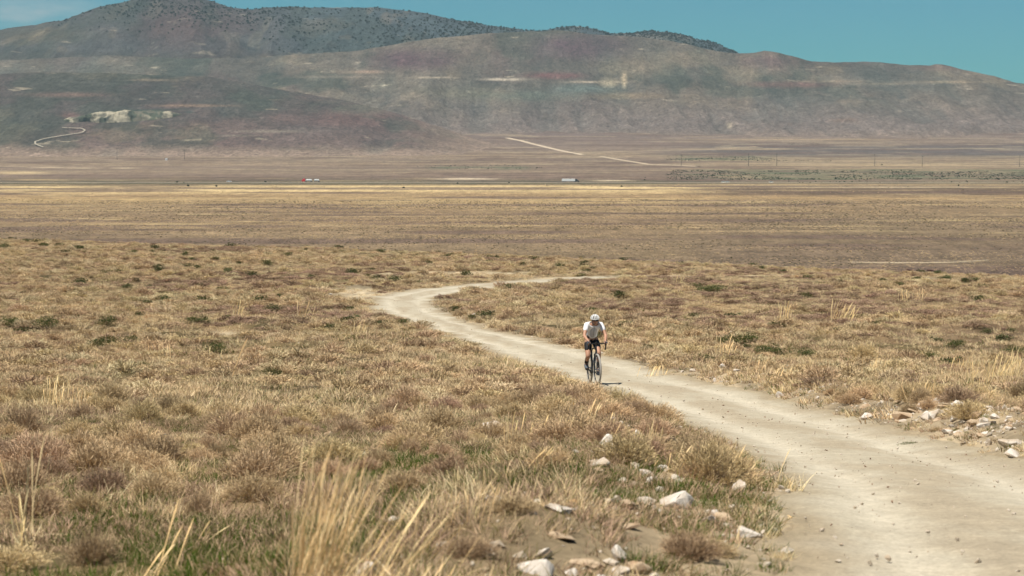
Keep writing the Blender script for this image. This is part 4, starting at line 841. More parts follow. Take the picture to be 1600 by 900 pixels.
# winding track up the foothill: points found on the foothill surface
Xf, Yf, Zf, cf, rf, upf, bkf = front
def on_hill(c, r):
    d = (cf - c) ** 2 + (rf - r) ** 2 + bkf * 1e9; d = np.where(d < max(5.0, d.min() * 1.5), Yf - 1e7, d); k = int(np.argmin(d)); a, b = divmod(k, cf.shape[1]); return Vector((Xf[a, b], Yf[a, b], Zf[a, b]))
def hill_track(pts, w, colr):
    P_ = []
    for (c0, r0), (c1, r1) in zip(pts, pts[1:]):
        for t in np.linspace(0, 1, 10)[:-1]: P_.append(on_hill(c0 + (c1 - c0) * t, r0 + (r1 - r0) * t))
    A_ = np.array(P_)
    for _ in range(6): A_[1:-1] = (A_[:-2] + 2 * A_[1:-1] + A_[2:]) / 4
    n = len(A_); V = []
    for q in A_: V += [q + (-w * .5, -3, 1.6), q + (w * .5, -3, 1.6), q + (w * .5, 4, 2.6), q + (-w * .5, 4, 2.6)]
    # ribbon laid over the slope: left and right edges offset square to the line
    d = np.gradient(A_, axis=0); d /= np.linalg.norm(d, axis=1, keepdims=True); up_ = np.array([0, -.25, 1.0]); nn = np.cross(d, up_); nn /= np.linalg.norm(nn, axis=1, keepdims=True)
    V = np.stack([A_ - nn * w * .5 + (0, -4, 2.2), A_ + nn * w * .5 + (0, -4, 2.2)], 1).reshape(-1, 3)
    F = np.array([[2 * i, 2 * i + 1, 2 * i + 3, 2 * i + 2] for i in range(n - 1)])
    link('hill_track', mesh_np('hill_track', V, F, np.broadcast_to(alb(*colr), (len(V), 3)), mats=[M_dirt]), kind='structure')
hill_track([(68, 229), (56, 225), (54, 221), (70, 216), (100, 211), (128, 207), (134, 203), (128, 200), (112, 199.5), (95, 199)], 3.4, (186, 178, 160))

# ------------------------------------------------------------------ poles along the railway, shed, vehicles
M_wood = mat('weathered_wood', (.10, .085, .07)); M_white = mat('white_paint', (.80, .82, .80)); M_dk = mat('dark_vehicle', (.03, .04, .05), .4)
M_red = mat('red_paint', (.60, .035, .045), .4); M_tyre_far = mat('truck_tyre', (.03, .03, .03)); M_gl = mat('dark_glass', (.03, .05, .06), .15)
M_mtl = mat('grey_metal', (.3, .31, .32), .4)
def bx(bm, c, s, taper=None):
    r = bmesh.ops.create_cube(bm, size=1.0); v = r['verts']
    for q in v:
        f = 1.0
        if taper and q.co.z > 0: q.co.x *= taper[0]; q.co.y *= taper[1]
        q.co = Vector((q.co.x * s[0] + c[0], q.co.y * s[1] + c[1], q.co.z * s[2] + c[2]))
    return v
def cyl(bm, a, b, r0, r1=None, n=10):
    a = Vector(a); b = Vector(b); r1 = r0 if r1 is None else r1; d = b - a
    r = bmesh.ops.create_cone(bm, cap_ends=True, segments=n, radius1=r0, radius2=r1, depth=d.length)
    M_ = Matrix.Translation((a + b) / 2) @ d.to_track_quat('Z', 'Y').to_matrix().to_4x4()
    bmesh.ops.transform(bm, matrix=M_, verts=r['verts'])
def fin(name, bm, m, parent=None, smooth=False, bevel=0, **k):
    if bevel: bmesh.ops.bevel(bm, geom=list(bm.edges), offset=bevel, segments=2, affect='EDGES', clamp_overlap=True)
    me = bpy.data.meshes.new(name); bm.to_mesh(me); bm.free(); me.materials.append(m)
    if smooth: me.polygons.foreach_set('use_smooth', [True] * len(me.polygons))
    return link(name, me, parent, **k)
for c, r, h, lb in [(184, 250, 19, 'leftmost tall pole below the foothill at the left'), (289, 250, 17, 'second tall pole from the left, below the foothill'), (1064, 259, 18, 'tall pole left of the green strip on the right plain'), (1169, 259.5, 20, 'tall pole, left of the close pair on the right plain'), (1213, 259.5, 20, 'tall pole, right of the close pair on the right plain'), (1366, 259.5, 19, 'tall pole standing alone midway on the right plain'), (1440, 260, 17, 'faint tall pole between the midway one and the right edge'), (1592, 261, 19, 'tall pole at the right edge of the photo')]:
    p = on_plain(c, r); hh = h * p.y / FPX
    e = empty('utility_pole', p, label=lb, cat='utility pole', group='poles crossing the valley')
    b = bmesh.new(); cyl(b, (0, 0, -1), (0, 0, hh), .42, .26, 8); fin('pole', b, M_wood, e)
    b = bmesh.new(); bx(b, (0, 0, hh - 1.6), (4.6, .3, .35)); fin('crossarm', b, M_wood, e)
e = empty('shed', on_plain(261, 250.5), label='tiny white shed below the foothill, right of centre between the two left poles', cat='shed')
b = bmesh.new(); bx(b, (0, 0, 1.2), (3.4, 3, 2.6)); fin('wall', b, M_white, e)
b = bmesh.new(); v = bx(b, (0, 0, 3.1), (3.9, 3.5, 1.3), (1.0, .05)); fin('roof', b, M_mtl, e)
def wheels(e, xs, r=.52, w=1.15):
    for x_ in xs:
        for s_ in (-1, 1):
            b = bmesh.new(); cyl(b, (x_, s_ * w - .15, r), (x_, s_ * w + .15, r), r, n=16); q = fin('wheel', b, M_tyre_far, e)
            b = bmesh.new(); cyl(b, (x_, s_ * (w + .16), r), (x_, s_ * (w + .18), r), r * .5, n=10); fin('rim', b, M_mtl, q)
pz_ = float(Hplain(np.array(0.), np.array(YH))) + CZ + .35
# white box semi heading right: cab at +x
def semi(x, lb, grp=None):
    e = empty('semi_truck', (x, YH - 4, pz_), label=lb, cat='truck')
    b = bmesh.new(); bx(b, (-3.2, 0, 2.75), (16.2, 2.6, 2.9)); fin('trailer', b, M_white, e, bevel=.05)
    b = bmesh.new(); bx(b, (-3.2, 0, 1.1), (15.6, 1.0, .3)); bx(b, (6.2, 0, .9), (8, 1.1, .35)); fin('chassis', b, M_dk, e)
    b = bmesh.new(); bx(b, (6.6, 0, 2.25), (2.9, 2.5, 2.6)); v = bx(b, (6.2, 0, 3.75), (2.1, 2.4, .8), (.7, .9)); fin('cab', b, M_dk, e, bevel=.12)
    b = bmesh.new(); bx(b, (8.9, 0, 1.6), (2.0, 2.0, 1.3), (.9, .85)); fin('bonnet', b, M_dk, e, bevel=.15)
    b = bmesh.new(); bx(b, (8.06, 0, 2.9), (.06, 2.1, .85)); fin('windscreen', b, M_gl, e)
    wheels(e, [-10, -8.7, 3.9, 5.2, 9.2]); return e
p = (892 - 800) / FPX * YH
semi(p, 'semi truck with white box trailer and dark cab driving right on the highway')
def double(x, lb):
    e = empty('tanker_truck', (x, YH + 4, pz_), label=lb, cat='truck')
    b = bmesh.new(); bx(b, (-7.9, 0, 2.2), (3.4, 2.6, 3.0)); bx(b, (-7.5, 0, 3.95), (2.2, 2.4, .6), (.7, .9)); fin('cab', b, M_red, e, bevel=.12)
    b = bmesh.new(); bx(b, (-9.7, 0, 1.5), (1.6, 2.0, 1.2), (.9, .85)); fin('bonnet', b, M_red, e, bevel=.15)
    b = bmesh.new(); bx(b, (-9.09, 0, 2.75), (.06, 2.1, .8)); fin('windscreen', b, M_gl, e)
    for x0, l_ in ((-1.6, 8.0), (8.0, 6.8)):
        b = bmesh.new(); bx(b, (x0, 0, 2.9), (l_, 2.5, 1.5), (.72, .8)); q = fin('hopper', b, M_white, e, bevel=.12)
        b = bmesh.new(); bx(b, (x0, 0, 1.7), (l_ * .8, 2.1, .8), (1.2, 1.1)); fin('hopper_base', b, M_mtl, q)
        b = bmesh.new(); bx(b, (x0, 0, .98), (l_ * .98, 1.0, .28)); fin('chassis', b, M_dk, q)
    wheels(e, [-10, -6.2, -5.0, 1.2, 2.4, 5.6, 10.2, 11.2]); return e
double((485 - 800) / FPX * (YH + 4), 'red cab truck pulling two white hopper trailers left on the highway')
def car(c, r, s_, lb, rot=0, y=None):
    p = on_plain(c, r) if y is None else Vector(((c - 800) / FPX * y, y, pz_)); e = empty('car', p, (0, 0, rot), label=lb, cat='car')
    b = bmesh.new(); bx(b, (0, 0, .75), (4.9 * s_, 1.9, .75)); fin('body', b, M_white, e, bevel=.12)
    b = bmesh.new(); bx(b, (-.3, 0, 1.42), (3.0 * s_, 1.7, .65), (.72, .85)); q = fin('cabin', b, M_gl, e, bevel=.06)
    b = bmesh.new(); bx(b, (-.3, 0, 1.77), (2.1 * s_, 1.45, .05)); fin('roof', b, M_white, q)
    wheels(e, [-1.5 * s_, 1.5 * s_], .36, .85)
car(358.5, 278, 1.25, 'white car on the highway left of the red truck', y=YH + 6)
car(1130, 285.6, 1.2, 'white car parked below the green belt, left of two close together')
car(1136.5, 285.4, 1.0, 'white car parked below the green belt, right of two close together', .2)
car(1204.5, 285.4, 1.1, 'white car standing alone below the green belt')

# pale rock outcrop on the foothill: a craggy shell standing out of the slope
cc_ = np.linspace(98, 286, 190); tt = np.linspace(0, 1, 34)
mid_ = np.interp(cc_, [98, 120, 145, 200, 286], [186, 186, 184, 181.5, 176.5]); hh_ = np.interp(cc_, [98, 112, 135, 150, 180, 240, 270, 286], [1.5, 4.5, 3.5, 6.5, 8, 7, 4.5, .6])
A_ = np.array([[on_hill(c, m + h * (1 - 2 * t)) for c, m, h in zip(cc_, mid_, hh_)] for t in tt])
for _ in range(3): A_[1:-1, 1:-1] = (A_[:-2, 1:-1] + A_[2:, 1:-1] + A_[1:-1, :-2] + A_[1:-1, 2:]) / 4
ev_ = np.sin(np.pi * tt)[:, None] * np.sin(np.pi * np.linspace(0, 1, 190))[None] ** .5
rk = ridged(A_[..., 0] / 40, A_[..., 2] / 9, 71, 4); rk2 = fbm(A_[..., 0] / 6, A_[..., 2] / 3.5, 72, 3)
out_ = ev_ * (15 * (rk - .30) + 7 * rk2 + 13) - (1 - ev_) * 3
V = A_ + out_[..., None] * np.array([-.12, -.8, .55])
C = mixc(np.broadcast_to(alb(188, 179, 156), V.shape), alb(104, 102, 90), ss(.70, .52, rk) * .9); C = mixc(C, alb(84, 92, 78), ss(.55, .66, fbm(A_[..., 0] / 14, A_[..., 2] / 5, 73, 3)) * .9)  # crevice shade painted into the rock colour, darker where the crags recede
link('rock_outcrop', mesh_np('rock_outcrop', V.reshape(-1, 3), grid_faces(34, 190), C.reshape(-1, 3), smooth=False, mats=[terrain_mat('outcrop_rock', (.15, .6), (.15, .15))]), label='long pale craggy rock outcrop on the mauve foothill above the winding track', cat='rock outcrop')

# low scrub of the valley floor between the brow and the highway
def plain_scrub(name, n, seed, protos, s0, s1, thr, sd, label):
    x, y, g = scatter(560, 2560, pw((560, .9), (1000, 1), (2000, .62), (2560, .45)), n, seed, .255)
    k = fbm(x / 130, y / 60, sd, 4) + g.normal(0, .05, len(x)) > thr; x, y = x[k], y[k]
    k = (y < 1990 + 260 * (fbm(x / 150, y / 80, 97, 3) - .5)) | (g.uniform(0, 1, len(x)) < .06); x, y = x[k], y[k]; print(name, len(x))
    gn_scatter(name, x, y, H(x, y), g.uniform(s0, s1, len(x)) * (y / 1300) ** .5, protos, seed, label, tilt=.05, sz=.55)
sc_d = [leafy('t', 40, .5, .34, .17, [SAGE * .8, OLIVE * .8, MAUVE * .5], 700 + i) for i in range(3)]
sc_l = [tuft('t', 34, .42, .42, .10, [STRAW * .9, TAN, TAN * .9], 710 + i, .7, .4, segs=1) for i in range(3)]
sc_m = [tuft('t', 34, .34, .46, .10, [MAUVE * .8, MAUVE, TAN * .7], 720 + i, .7, .4, segs=1) for i in range(3)]
plain_scrub('valley_brush', 26000, 731, sc_d, .5, 1.3, .50, 93, 'dark low brush speckling the valley floor before the highway')
plain_scrub('valley_grass', 60000, 732, sc_l, .6, 1.6, .50, 94, 'pale dry grass speckling the valley floor before the highway')
plain_scrub('valley_grass', 50000, 733, sc_m, .6, 1.5, .50, 95, 'mauve brown grass speckling the valley floor before the highway')

# ------------------------------------------------------------------ the cyclist: bicycle first (local frame: front is -Y)
BP = at(926.5, 602.5); l_, r_ = edges(BP.y)
YAW = R(7.5); CLIMB = -0.065
def ground_at(x, y): return float(H(x, y)) + .05
fx_, fy_ = math.sin(YAW), -math.cos(YAW)
zf_, zr_ = ground_at(BP.x + fx_ * .6, BP.y + fy_ * .6) - .018, ground_at(BP.x - fx_ * .42, BP.y - fy_ * .42) - .018
CLIMB = -math.atan((zf_ - zr_) / 1.02); bz = zr_ + (zf_ - zr_) * .42 / 1.02
M_frame = mat('black_frame_paint', (.012, .013, .015), .3, 0, .5); M_tyre = mat('dusty_tyre', (.30, .28, .25), .9); M_tread = mat('dark_tyre_side', (.05, .05, .05), .8)
M_alloy = mat('grey_alloy', (.25, .26, .28), .35, .9); M_tape = mat('black_bar_tape', (.02, .02, .022), .8); M_skin = mat('tanned_skin', (.42, .23, .15), .55, 0, .35)
M_jersey = mat('white_jersey', (.80, .80, .82), .8, 0, .1); M_jgrey = mat('grey_jersey_front', (.48, .50, .56), .8, 0, .1); M_short = mat('black_shorts', (.010, .010, .014), .7); M_sock = mat('black_sock', (.015, .015, .018), .9)
M_shoe = mat('grey_shoe', (.09, .11, .13), .5); M_glove = mat('dark_glove', (.07, .08, .10), .8); M_helm = mat('white_helmet', (.78, .78, .76), .35, 0, .4); M_vent = mat('helmet_vents', (.02, .02, .022), .8); M_lens = mat('dark_red_lens', (.07, .008, .012), .12, 0, .6); M_hair = mat('dark_hair', (.03, .02, .015), .8)
M_lip = mat('lips', (.30, .12, .10), .5)
BK = empty('bicycle', (BP.x, BP.y, bz), (CLIMB, 0, YAW), label='black gravel bicycle with drop bars and dusty grey tyres ridden towards the camera', cat='bicycle')
def P3(x, f, z): return Vector((x, -f, z))
def tube(bm, pts, r, n=10):
    for a, b in zip(pts, pts[1:]): cyl(bm, a, b, r[0] if isinstance(r, tuple) else r, r[1] if isinstance(r, tuple) else r, n)
    for p_ in pts[1:-1]:
        rr = r[0] if isinstance(r, tuple) else r
        bmesh.ops.create_uvsphere(bm, u_segments=n, v_segments=6, radius=rr, matrix=Matrix.Translation(p_))
def torus(bm, c, R_, r_, axis='X', n=56, m=12, sq=1.0, a0=0, a1=2 * math.pi):
    rings = []; full = abs(a1 - a0 - 2 * math.pi) < 1e-6; cnt = n if full else n + 1
    for i in range(cnt):
        a = a0 + (a1 - a0) * i / n; ring = []
        for j in range(m):
            b = 2 * math.pi * j / m; rr = R_ + r_ * math.cos(b)
            ring.append(bm.verts.new((c[0] + r_ * sq * math.sin(b), c[1] + rr * math.cos(a), c[2] + rr * math.sin(a))))
        rings.append(ring)
    for i in range(cnt if full else cnt - 1):
        p_, q_ = rings[i], rings[(i + 1) % cnt]
        for j in range(m): bm.faces.new((p_[j], p_[(j + 1) % m], q_[(j + 1) % m], q_[j]))
FAX, RAX = (.60, .352), (-.42, .352)
BBc = (0.0, .275)
def wheel(name, ax, disc):
    w = empty(name, P3(0, *ax), (0, 0, R(3.5) if ax is FAX else 0)); w.parent = BK
    b = bmesh.new(); torus(b, (0, 0, 0), .331, .0225, n=64, sq=1.0)
    fin('tyre', b, M_tyre, w, smooth=True)
    b = bmesh.new(); torus(b, (0, 0, 0), .304, .013, n=56, m=8, sq=.9); fin('rim', b, M_frame, w, smooth=True)
    b = bmesh.new()
    for i in range(24):
        a = 2 * math.pi * i / 24; s_ = .028 if i % 2 else -.028; a2 = a + (.35 if i % 4 < 2 else -.35)
        cyl(b, (s_, .02 * math.cos(a2), .02 * math.sin(a2)), (0, .296 * math.cos(a), .296 * math.sin(a)), .0014, n=4)
    fin('spokes', b, M_alloy, w)
    b = bmesh.new(); cyl(b, (-.05, 0, 0), (.05, 0, 0), .014, n=12); cyl(b, (-.032, 0, 0), (-.024, 0, 0), .028, n=14); cyl(b, (.024, 0, 0), (.032, 0, 0), .028, n=14); fin('hub', b, M_alloy, w)
    b = bmesh.new(); cyl(b, (disc * .044, 0, 0), (disc * .046, 0, 0), .072, n=20); fin('brake_disc', b, M_alloy, w)
    if ax is RAX:
        b = bmesh.new()
        for i in range(7): cyl(b, (-.036 - .004 * i, 0, 0), (-.038 - .004 * i, 0, 0), .060 - .006 * i, n=18)
        fin('cassette', b, M_alloy, w)
wheel('front_wheel', FAX, 1); wheel('rear_wheel', RAX, 1)
b = bmesh.new()
HT, HB = P3(0, .435, .865), P3(0, .482, .735)
tube(b, [P3(0, *BBc), P3(0, -.165, .80)], .016); tube(b, [P3(0, -.155, .775), P3(0, .44, .845)], .0155); tube(b, [P3(0, *BBc), P3(0, .475, .755)], .021)
tube(b, [HT, HB], .021)
for s in (-1, 1):
    tube(b, [P3(s * .012, -.15, .76), P3(s * .062, *RAX)], .0085); tube(b, [P3(s * .02, *BBc), P3(s * .064, *RAX)], .0095)
cyl(b, P3(-.036, *BBc), P3(.036, *BBc), .023, n=16)
fin('frame', b, M_frame, BK, smooth=False)
b = bmesh.new()
tube(b, [HB + P3(0, .002, -.002), P3(0, .50, .69)], .02)
cyl(b, P3(-.05, .502, .69), P3(.05, .502, .69), .018)
for s in (-1, 1): tube(b, [P3(s * .05, .502, .69), P3(s * .053, .55, .54), P3(s * .055, *FAX)], .0125)
fin('fork', b, M_frame, BK)
b = bmesh.new(); tube(b, [P3(0, -.165, .80), P3(0, -.197, .935)], .0135); fin('seat_post', b, M_frame, BK)
b = bmesh.new()  # saddle: pear shaped
sec = [(-.335, .070, .955, .018), (-.30, .075, .962, .022), (-.24, .066, .958, .022), (-.17, .042, .952, .018), (-.10, .024, .950, .015), (-.065, .016, .948, .010)]
rg = []
for f, w_, z_, h_ in sec: rg.append([b.verts.new(P3(w_ * math.cos(t), f, z_ + h_ * math.sin(t))) for t in np.linspace(0, 2 * math.pi, 13)[:-1]])
for p_, q_ in zip(rg, rg[1:]):
    for j in range(12): b.faces.new((p_[j], p_[(j + 1) % 12], q_[(j + 1) % 12], q_[j]))
b.faces.new(rg[0][::-1]); b.faces.new(rg[-1]); fin('saddle', b, M_tape, BK, smooth=True)
b = bmesh.new(); tube(b, [HT + Vector((0, 0, .0)), P3(0, .424, .90)], .019); tube(b, [P3(0, .424, .90), P3(0, .515, .928)], .0165); fin('stem', b, M_frame, BK)
hb = []
for s in (-1, 1):
    hb.append([P3(0, .515, .930), P3(s * .107, .516, .930), P3(s * .174, .525, .930), P3(s * .189, .56, .928), P3(s * .192, .592, .915), P3(s * .196, .603, .885), P3(s * .198, .592, .845), P3(s * .201, .555, .812), P3(s * .204, .50, .800), P3(s * .205, .455, .798)])
b = bmesh.new()
for h in hb: tube(b, h[:3], .0145, 8)
hbo = fin('handlebar', b, M_frame, BK)
b = bmesh.new()
for h in hb: tube(b, h[2:], .0165, 8)
fin('bar_tape', b, M_tape, hbo)
for s in (-1, 1):
    b = bmesh.new(); tube(b, [P3(s * .190, .575, .930), P3(s * .190, .625, .945), P3(s * .189, .655, .962)], .0175, 8)
    q = fin('brake_hood', b, M_tape, BK)
    b = bmesh.new(); tube(b, [P3(s * .190, .652, .955), P3(s * .191, .675, .915), P3(s * .194, .662, .860), P3(s * .196, .655, .835)], .006, 6); fin('brake_lever', b, M_frame, q)
b = bmesh.new(); bx(b, tuple(P3(0, .535, .952)), (.05, .08, .018)); fin('bike_computer', b, M_frame, BK, bevel=.005)
ANG = R(-20)   # left (+x) crank points forward and a little down
def ped(s): a = ANG if s > 0 else ANG + math.pi; return (.172 * math.cos(a), BBc[1] + .172 * math.sin(a))
for s in (-1, 1):
    f, z_ = ped(s); b = bmesh.new(); tube(b, [P3(s * .055, *BBc), P3(s * .070, f, z_)], (.013, .010)); q = fin('crank', b, M_frame, BK)
    b = bmesh.new(); bx(b, tuple(P3(s * .115, f, z_)), (.085, .07, .016)); fin('pedal', b, M_alloy, q, bevel=.004)
b = bmesh.new(); torus(b, tuple(P3(-.048, *BBc)), .086, .005, n=40, m=6); cyl(b, P3(-.049, *BBc), P3(-.046, *BBc), .05, n=16); fin('chainring', b, M_frame, BK)
b = bmesh.new()
tube(b, [P3(-.048, .0, .275 + .09), P3(-.046, -.42, .352 + .04)], .004, 5); tube(b, [P3(-.048, .0, .275 - .09), P3(-.046, -.40, .245)], .004, 5); tube(b, [P3(-.046, -.40, .245), P3(-.046, -.44, .31)], .004, 5); fin('chain', b, M_alloy, BK)
b = bmesh.new(); bx(b, tuple(P3(-.052, -.42, .275)), (.02, .03, .11)); fin('derailleur', b, M_frame, BK, bevel=.004)
b = bmesh.new(); cyl(b, P3(0, .20, .50), P3(0, .31, .61), .036, .036, 14); cyl(b, P3(0, .31, .61), P3(0, .335, .635), .022, .016, 12); fin('water_bottle', b, M_jgrey, BK)

# ------------------------------------------------------------------ the rider
RD = empty('person', (BP.x, BP.y, bz), (CLIMB, 0, YAW), label='cyclist in white helmet, white and grey jersey and black shorts riding on the dirt track', cat='person')
def skin(name, joints, chains, m, parent, sub=2, root=0, smooth=True):
    me = bpy.data.meshes.new(name); names = list(joints); ix = {n: i for i, n in enumerate(names)}
    ed = [(ix[a], ix[b]) for ch in chains for a, b in zip(ch, ch[1:])]
    me.from_pydata([joints[n][0] for n in names], ed, []); o = bpy.data.objects.new(name, me); COL.objects.link(o)
    md = o.modifiers.new('skin', 'SKIN'); md.use_smooth_shade = True; md.branch_smoothing = .3
    lay = me.skin_vertices[0].data
    for i, n in enumerate(names):
        r = joints[n][1]; lay[i].radius = (r, r) if not isinstance(r, tuple) else r; lay[i].use_root = (i == root)
    sm = o.modifiers.new('sub', 'SUBSURF'); sm.levels = sub; sm.render_levels = sub
    dg = bpy.context.evaluated_depsgraph_get(); ev = o.evaluated_get(dg); nm = bpy.data.meshes.new_from_object(ev)
    bpy.data.objects.remove(o); nm.name = name; nm.materials.clear(); nm.materials.append(m)
    nm.polygons.foreach_set('use_smooth', [True] * len(nm.polygons)); return link(name, nm, parent)
def two_link(a, c, l1, l2, bend):
    """joint between a and c bending towards 'bend'"""
    d = c - a; L_ = min(d.length, (l1 + l2) * .999); u = d.normalized(); k = (l1 * l1 - l2 * l2 + L_ * L_) / (2 * L_); h = math.sqrt(max(0, l1 * l1 - k * k))
    n = (bend - u * bend.dot(u)).normalized(); return a + u * k + n * h
J = {}
pel = P3(0, -.165, 1.035)
J['pelvis'] = (pel, (.110, .090)); J['waist'] = (P3(0, -.07, 1.15), (.100, .080)); J['chest'] = (P3(0, .07, 1.265), (.115, .085)); J['collar'] = (P3(0, .175, 1.345), (.085, .058))
J['neck'] = (P3(0, .250, 1.395), .048); J['skull'] = (P3(0, .318, 1.440), .055); J['crown'] = (P3(0, .332, 1.490), .062)
for s, n in ((-1, 'R'), (1, 'L')):
    hip = P3(s * .085, -.13, .985); f, z_ = ped(s); foot_a = R(-14) if s > 0 else R(-24)
    ball = P3(s * .112, f, z_ + .030); ank = ball + P3(0, -.125, .075 if s > 0 else .105); knee = two_link(hip, ank, .425, .42, P3(s * .04, 1, .25)); 
    J['hip' + n] = (hip, .088); J['thigh' + n] = (hip.lerp(knee, .45), .080); J['knee' + n] = (knee, .055); J['calf' + n] = (knee.lerp(ank, .32), .055); J['shin' + n] = (knee.lerp(ank, .7), .038); J['ankle' + n] = (ank, .034)
    J['heel' + n] = (ank + P3(0, -.030, -.045), .022); J['ball' + n] = (ball, .020); J['toe' + n] = (ball + P3(0, .070, -.006), .014)
    sh = P3(s * .162, .190, 1.338); hd = P3(s * .191, .575, .972); el = two_link(sh, hd, .295, .27, P3(s * .55, -.25, -.5)); wr = el.lerp(hd, .86) + Vector((0, 0, .006))
    J['shoulder' + n] = (sh, .062); J['upper' + n] = (sh.lerp(el, .5), .046); J['elbow' + n] = (el, .040); J['fore' + n] = (el.lerp(wr, .4), .037); J['wrist' + n] = (wr, .026); J['palm' + n] = (P3(s * .190, .605, .975), (.034, .020))
ch = [['pelvis', 'waist', 'chest', 'collar', 'neck', 'skull', 'crown']]
for n in 'RL':
    ch += [['pelvis', 'hip' + n, 'thigh' + n, 'knee' + n, 'calf' + n, 'shin' + n, 'ankle' + n, 'heel' + n], ['ankle' + n, 'ball' + n, 'toe' + n], ['collar', 'shoulder' + n, 'upper' + n, 'elbow' + n, 'fore' + n, 'wrist' + n, 'palm' + n]]
    s = -1 if n == 'R' else 1
    for i in range(4):   # fingers curl over the outer side of the hood
        zz = .978 - .010 * i; ff = .645 - .022 * i; ln_ = (.9, 1.05, 1.0, .8)[i]
        a_ = P3(s * .203, ff, zz - .004); b_ = P3(s * .220, ff + .022 * ln_, zz - .026 * ln_); c_ = P3(s * .209, ff + .030 * ln_, zz - .050 * ln_); d_ = P3(s * .193, ff + .027 * ln_, zz - .060 * ln_)
        for q, (v_, r_) in enumerate(((a_, .0098), (b_, .0092), (c_, .0086), (d_, .0075))): J['f%d%d%s' % (i, q, n)] = (v_, r_)
        ch.append(['palm' + n] + ['f%d%d%s' % (i, q, n) for q in range(4)])
    for q, (v_, r_) in enumerate(((P3(s * .169, .60, .968), .011), (P3(s * .163, .628, .950), .0095), (P3(s * .170, .648, .934), .008))): J['t%d%s' % (q, n)] = (v_, r_)
    ch.append(['palm' + n] + ['t%d%s' % (q, n) for q in range(3)])
body = skin('body', J, ch, M_skin, RD, 2)
def fat(names, k=1.0, add=.006):
    o = {}
    for n in names:
        p_, r_ = J[n]; o[n] = (p_, tuple(q * k + add for q in r_) if isinstance(r_, tuple) else r_ * k + add)
    return o
def lerpj(a, b, t, add=.0):
    pa, ra = J[a]; pb, rb = J[b]; ra = ra if not isinstance(ra, tuple) else ra[1]; rb = rb if not isinstance(rb, tuple) else rb[1]
    return (pa.lerp(pb, t), ra * (1 - t) + rb * t + add)
# jersey: torso and sleeves to mid upper arm
jj = fat(['pelvis', 'waist', 'chest', 'collar', 'shoulderR', 'shoulderL'], 1.10, .024); jj['shoulderR'] = (J['shoulderR'][0], .088); jj['shoulderL'] = (J['shoulderL'][0], .088); jj['collar'] = (J['collar'][0], (.15, .11))
jj['pelvis'] = (J['pelvis'][0] + P3(0, .01, .02), (.146, .124)); jj['nk0'] = (J['collar'][0].lerp(J['neck'][0], .45), .095); jj['nk'] = (J['collar'][0].lerp(J['neck'][0], .85), .066)
for n in 'RL': jj['sl' + n] = lerpj('shoulder' + n, 'upper' + n, .6, .014); jj['cuff' + n] = lerpj('upper' + n, 'elbow' + n, .28, .012)
skin('jersey', jj, [['pelvis', 'waist', 'chest', 'collar', 'nk0', 'nk']] + [['collar', 'shoulder' + n, 'sl' + n, 'cuff' + n] for n in 'RL'], M_jersey, RD, 2)
# grey middle of the jersey front, a shaped patch just proud of the chest
pj = {'a': (P3(0, .236, 1.325), (.050, .034)), 'b': (P3(0, .168, 1.232), (.088, .047)), 'c': (P3(0, .045, 1.125), (.082, .045)), 'd': (P3(0, -.01, 1.06), (.05, .03))}
skin('chest_patch', pj, [['a', 'b', 'c', 'd']], M_jgrey, bpy.data.objects['jersey'], 2)
b = bmesh.new(); cyl(b, P3(0, .277, 1.300), P3(0, .098, 1.082), .003, n=5); fin('zip', b, M_frame, bpy.data.objects['jersey'])
# shorts
sj_ = fat(['hipR', 'hipL', 'thighR', 'thighL'], 1.0, .008); sj_['p'] = (J['pelvis'][0] + P3(0, -.005, -.015), (.146, .122)); sj_['w'] = (J['pelvis'][0].lerp(J['waist'][0], .35), (.137, .116)); sj_['bib'] = (J['waist'][0], (.118, .098))
for n in 'RL': sj_['hem' + n] = lerpj('thigh' + n, 'knee' + n, .62, .008)
skin('shorts', sj_, [['bib', 'w', 'p']] + [['p', 'hip' + n, 'thigh' + n, 'hem' + n] for n in 'RL'], M_short, RD, 2)
for n in 'RL':
    s = -1 if n == 'R' else 1
    skin('sock', {'a': lerpj('calf' + n, 'shin' + n, .25, .004), 'b': (J['shin' + n][0], .043), 'c': (J['ankle' + n][0], .039)}, [['a', 'b', 'c']], M_sock, RD, 2)
    so = skin('shoe', {'a': (J['ankle' + n][0] + P3(0, .002, -.02), .041), 'h': (J['heel' + n][0], (.040, .040)), 'm': (J['heel' + n][0].lerp(J['ball' + n][0], .55) + P3(0, .0, .008), (.041, .038)), 'b': (J['ball' + n][0], (.046, .034)), 't': (J['toe' + n][0], (.036, .024))}, [['a', 'h', 'm', 'b', 't']], M_shoe, RD, 2)
    b = bmesh.new(); q = J['ball' + n][0].lerp(J['heel' + n][0], .2) + P3(0, 0, -.026); bx(b, (0, 0, 0), (.07, .20, .012)); dr = (J['ball' + n][0] - J['heel' + n][0]); bmesh.ops.transform(b, matrix=Matrix.Translation(q) @ Matrix.Rotation(-math.atan2(dr.z, -dr.y), 4, 'X'), verts=b.verts); fin('sole', b, M_frame, so, bevel=.004)
    gj = {'w': (J['wrist' + n][0].lerp(J['palm' + n][0], .1), .031), 'p': (J['palm' + n][0], (.038, .025))}; gc = [['w', 'p']]
    for i in range(4):
        for q in range(3): gj['f%d%d' % (i, q)] = (J['f%d%d%s' % (i, q, n)][0], J['f%d%d%s' % (i, q, n)][1] + .002)
        gc.append(['p'] + ['f%d%d' % (i, q) for q in range(3)])
    for q in range(2): gj['t%d' % q] = (J['t%d%s' % (q, n)][0], J['t%d%s' % (q, n)][1] + .002)
    gc.append(['p', 't0', 't1']); skin('glove', gj, gc, M_glove, RD, 2)
